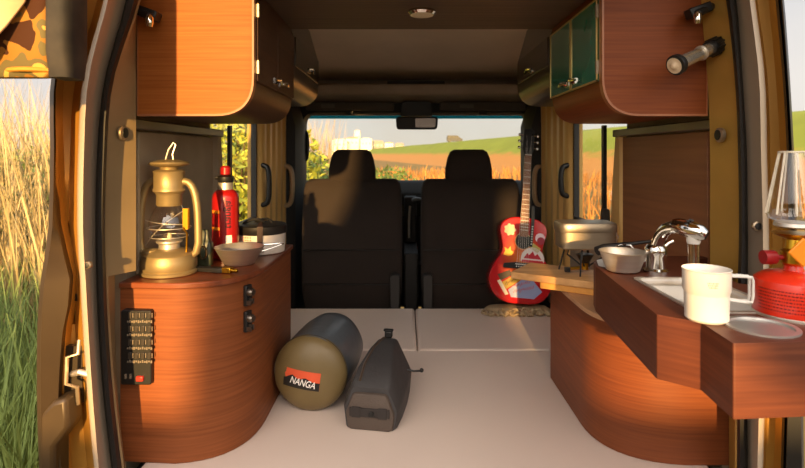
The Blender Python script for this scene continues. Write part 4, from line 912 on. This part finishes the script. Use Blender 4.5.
# grass: nobody could count the blades
def blades(mb, spots, rng):
    for x, y, z0, h, w, lean in spots:
        a = rng.uniform(0, 2 * PI); dx, dy = math.cos(a), math.sin(a); b = rng.uniform(0, 2 * PI); lx, ly = lean * math.cos(b), lean * math.sin(b)
        p = []
        for f in (0, .35, .7, 1):
            ww = w * (1 - f ** 2 * .9); cx, cy = x + lx * f * f, y + ly * f * f
            p.append((V((cx - dx * ww, cy - dy * ww, z0 + h * f)), V((cx + dx * ww, cy + dy * ww, z0 + h * f))))
        mb.loft(p, False, False)
def grass(name, spots, m, label, cat, rng, base):
    mb = MB(); blades(mb, spots, rng); o = obj(name, mb, m, smooth=False); o['kind'] = 'stuff'; return tag(o, label, cat)
R = random.Random(21); sp = []
for i in range(5200):
    y = 1.6 + R.random() ** 1.5 * 9; x = -1.05 - (y - 1.6) * R.uniform(.05, 1.0) - R.uniform(0, .7)
    sp.append((x, y, G0, R.uniform(.45, .95), R.uniform(.004, .009), R.uniform(.05, .35)))
grass('green_grass', sp, mat('green grass blades', (132, 150, 76), .75, scale=1.6, c2=(58, 80, 38)), 'tall green grass growing at the left outside the van', 'grass', R, None)
sp = []
for i in range(5600):
    y = 4.2 + R.random() * 9; x = -1.6 - (y - 1.6) * R.uniform(.18, 1.05) - R.uniform(0, .8)
    sp.append((x, y, G0, R.uniform(1.3, 2.55), R.uniform(.004, .010), R.uniform(.1, .8)))
grass('straw_reeds', sp, mat('straw reeds', (212, 188, 140), .8, scale=1.2, c2=(128, 116, 72)), 'tall straw coloured reeds behind the green grass at the left', 'reeds', R, None)
sp = []
for i in range(5200):
    y = 11 + R.random() ** 1.4 * 34; x = R.uniform(-.28, .85) * y + R.uniform(-2, 2)
    if 1.2 + (y + 8) * .22 < x < 5.2 + (y + 8) * .22 and y < 24: continue
    s_ = max(1, y / 16)
    sp.append((x, y, G0, R.uniform(.35, .85), R.uniform(.012, .02) * s_, R.uniform(.05, .3)))
grass('dry_grass', sp, mat('dry orange grass', (206, 142, 66), .8, scale=.35, c2=(132, 88, 40)), 'dry orange brown grass field in front of the green levee', 'grass', R, None)
def bush(c, rad, h, n, size, m, label, seed, name='bush', catg='bush'):
    rg = random.Random(seed); t = thing(name, label, catg, (c[0], c[1], G0)); mb = MB()
    for i in range(n):
        u = rg.uniform(-1, 1); a = rg.uniform(0, 2 * PI); q = rg.random() ** .4; s_ = math.sqrt(1 - u * u)
        p = V((rad * q * s_ * math.cos(a), rad * q * s_ * math.sin(a), h * .55 + h * .45 * q * u)); p += V((.15 * rad * math.sin(p.z * 5 + a), 0, 0))
        d1 = V((rg.gauss(0, 1), rg.gauss(0, 1), rg.gauss(0, 1))).normalized(); d2 = d1.orthogonal().normalized(); k = size * rg.uniform(.6, 1.3)
        mb.face(mb.vs([p - d1 * k, p + d2 * k * .4, p + d1 * k, p - d2 * k * .4]))
    obj('foliage', mb, m, t, smooth=False)
    mb = MB()
    for i in range(7):
        a = rg.uniform(0, 2 * PI); mb.tube([V((.05 * math.cos(a), .05 * math.sin(a), -.02)), V((rad * .4 * math.cos(a), rad * .4 * math.sin(a), h * .5)), V((rad * .6 * math.cos(a), rad * .6 * math.sin(a), h * .85))], [.02, .013, .005], 6)
    obj('stems', mb, mat('bush stem', (96, 76, 50), .8), t)
LEAF = mat('yellow green leaves', (206, 200, 70), .55, scale=3, c2=(98, 120, 40)); LEAFD = mat('deep green leaves', (120, 142, 62), .6, scale=2, c2=(52, 70, 30)); SEED = mat('straw seed heads', (222, 190, 132), .8, scale=2, c2=(160, 128, 80))
bush((-2.0, 6.0), 1.0, 2.7, 5200, .055, LEAF, 'yellow green bush seen through the left side window', 1)
bush((-4.3, 6.2), 1.0, 1.75, 3400, .05, LEAFD, 'green bush among the reeds at the far left of the photo', 6)
bush((-3.0, 10.5), 1.3, 2.35, 3600, .07, LEAFD, 'green bush at the left edge of the windscreen view', 2)
bush((-1.7, 12.5), 1.0, 1.5, 2400, .06, LEAFD, 'low green bush beyond the left headrest', 3)
bush((-.55, 14.0), 1.1, 1.35, 1600, .07, LEAFD, 'low green shrub seen between the two headrests', 4)
sp = []
for i in range(900):
    a = R.uniform(0, 2 * PI); q = R.random() ** .5 * 1.9; sp.append((-3.6 + q * math.cos(a), 14 + q * math.sin(a), G0, R.uniform(1.7, 2.7), R.uniform(.008, .016), R.uniform(.2, .7)))
grass('plume_reeds', sp, SEED, 'tall pale plume reeds above the bush at the left of the windscreen', 'reeds', R, None)
# far houses and the vehicle on the levee
def house(px0, px1, ytop, d, label, m, roof=None, dep=8):
    dep = 2.5; x0, x1 = (px0 - CXP) * d / F, (px1 - CXP) * d / F; zt = (CYP - ytop) * d / F
    t = thing('house', label, 'house', ((x0 + x1) / 2, d + dep / 2, G0), group='far houses'); w = (x1 - x0) / 2
    mb = MB(); mb.box((0, 0, (zt - G0) / 2), (2 * w, dep, zt - G0)); obj('walls', mb, m, t)
    mb = MB(); mb.prism([(-w * 1.05, zt - G0), (w * 1.05, zt - G0), (w * .6, zt - G0 + .25 * w), (-w * .6, zt - G0 + .25 * w)], 'y', -dep * .52, dep * .52); obj('roof', mb, roof or m, t)
    mb = MB()
    for k in range(3): mb.box((-w * .6 + k * w * .6, -dep / 2, (zt - G0) * .78), (w * .28, .1, .9))
    obj('window_row', mb, mat('grey window', (150, 140, 130), .3), t)
HW = mat('cream house wall', (246, 226, 198), .8); HG = mat('grey house wall', (150, 142, 132), .8); HR = mat('brown roof', (150, 128, 110), .8)
for i, (a, b, y, d, l, m_, r_) in enumerate(((332, 347, 141, 255, 'low cream house at the left end of the far town', HW, HW), (346, 359, 138.5, 262, 'cream house with pale roof left of the far tower', HW, HR), (354.5, 360, 131, 269, 'tall narrow cream tower in the far town', HW, HW), (360.5, 372, 139.5, 256, 'cream house right of the far tower', HW, HW), (371, 384, 142, 264, 'grey roofed house in the far town', HG, HG), (385, 393, 143, 257, 'small cream house at the right of the far town', HW, HR), (395, 404, 144, 262, 'small grey house at the right end of the far town', HG, HG))):
    house(a, b, y, d, l, m_, r_)
t = thing('minivan', 'dark grey minivan parked on the green levee beyond the windscreen', 'van', (30.0 - .165 * 117, 117, 2.47)); t.scale = (.8, .8, .8)
mb = MB(); mb.prism(rpoly([(-2.0, .35), (2.1, .35), (2.15, 1.0), (1.5, 1.25), (.8, 1.9), (-1.9, 1.95), (-2.05, 1.1)], [.1, .1, .15, .2, .3, .25, .1], 4), 'y', -.85, .85); obj('van_body', mb, mat('dark grey car paint', (42, 44, 50), .5), t)
mb = MB()
for a, b in ((-1.75, -.7), (-.55, .3), (.45, 1.1)): mb.prism([(a, 1.2), (b, 1.2), (b - .15, 1.72), (a + .05, 1.72)], 'y', -.88, .88)
obj('side_windows', mb, BLACK, t)
for x in (-1.3, 1.35):
    for y in (-.8, .8):
        mb = MB(); mb.lathe([(.2, -.1), (.33, -.1), (.33, .1), (.2, .1)], 20, (x, y, .33), MY); obj('wheel', mb, BLACK, t)
mb = MB(); mb.box((2.1, -.5, .85), (.1, .35, .18)); mb.box((2.1, .5, .85), (.1, .35, .18)); obj('headlamp', mb, WHITE, t)

# ---------------------------------------------------------------- sky, sun, camera
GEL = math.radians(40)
AZ, EL = math.radians(SUN_AZ), math.radians(SUN_EL)          # low sun behind the camera, a little to the left
sd = V((-math.sin(AZ) * math.cos(EL), -math.cos(AZ) * math.cos(EL), math.sin(EL)))
su = bpy.data.lights.new('sun', 'SUN'); su.energy = SUN_E; su.color = (1, .60, .21); su.angle = math.radians(1.0)
so = bpy.data.objects.new('sun', su); COL.objects.link(so); so.rotation_euler = sd.to_track_quat('Z', 'Y').to_euler(); so.location = (0, -5, 5)
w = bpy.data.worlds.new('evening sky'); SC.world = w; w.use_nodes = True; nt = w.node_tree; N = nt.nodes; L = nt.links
bg = N['Background']; tc = N.new('ShaderNodeTexCoord'); nrm = N.new('ShaderNodeVectorMath'); nrm.operation = 'NORMALIZE'; L.new(tc.outputs['Generated'], nrm.inputs[0])
sx = N.new('ShaderNodeSeparateXYZ'); L.new(nrm.outputs[0], sx.inputs[0])
r1 = N.new('ShaderNodeValToRGB'); L.new(sx.outputs['Z'], r1.inputs[0])
r1.color_ramp.elements[0].position = 0; r1.color_ramp.elements[0].color = (.93, .80, .66, 1); r1.color_ramp.elements[1].position = .6; r1.color_ramp.elements[1].color = (.50, .62, .80, 1)
e_ = r1.color_ramp.elements.new(.15); e_.color = (.80, .78, .78, 1)
no = N.new('ShaderNodeTexNoise'); no.inputs['Scale'].default_value = 3.5; no.inputs['Detail'].default_value = 5; L.new(nrm.outputs[0], no.inputs[0])
r2 = N.new('ShaderNodeValToRGB'); r2.color_ramp.elements[0].position = .42; r2.color_ramp.elements[1].position = .72; L.new(no.outputs[0], r2.inputs[0])
mx = N.new('ShaderNodeMix'); mx.data_type = 'RGBA'; L.new(r2.outputs[0], mx.inputs[0]); L.new(r1.outputs[0], mx.inputs[6]); mx.inputs[7].default_value = (.95, .90, .84, 1)
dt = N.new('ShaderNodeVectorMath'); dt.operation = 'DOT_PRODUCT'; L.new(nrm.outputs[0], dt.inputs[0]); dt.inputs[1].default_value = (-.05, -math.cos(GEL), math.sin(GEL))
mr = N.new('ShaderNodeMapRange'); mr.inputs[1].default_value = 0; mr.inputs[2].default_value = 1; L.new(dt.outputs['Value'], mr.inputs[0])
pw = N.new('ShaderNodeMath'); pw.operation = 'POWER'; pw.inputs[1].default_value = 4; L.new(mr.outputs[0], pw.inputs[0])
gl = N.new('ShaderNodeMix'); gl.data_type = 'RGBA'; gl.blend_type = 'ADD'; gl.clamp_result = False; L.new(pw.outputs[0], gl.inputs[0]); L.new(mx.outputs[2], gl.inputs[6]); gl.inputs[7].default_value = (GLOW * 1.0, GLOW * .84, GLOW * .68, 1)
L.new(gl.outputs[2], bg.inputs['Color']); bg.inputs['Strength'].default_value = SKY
cam = bpy.data.cameras.new('camera'); co = bpy.data.objects.new('camera', cam); COL.objects.link(co); SC.camera = co
co.location = (0, 0, 0); co.rotation_euler = (PI / 2, 0, 0); cam.sensor_fit = 'HORIZONTAL'; cam.sensor_width = 36; cam.lens = 36 * F / 805
cam.shift_x = (402.5 - CXP) / 805; cam.shift_y = -(234 - CYP) / 805; cam.clip_start = .02; cam.clip_end = 2000
cam.dof.use_dof = True; cam.dof.focus_distance = 1.35; cam.dof.aperture_fstop = 7
vs_ = SC.view_settings; vs_.view_transform = 'Standard'; vs_.look = 'None'; vs_.gamma = 1; vs_.exposure = EXPO; vs_.use_curve_mapping = False
SC.cycles.max_bounces = 10; SC.cycles.transparent_max_bounces = 16; SC.cycles.diffuse_bounces = 5; SC.cycles.sample_clamp_indirect = 6
# the whole place was laid out with the lens at height 0: lift it so the ground is at 0
for o in list(SC.objects):
    if o.parent is None: o.location.z += H
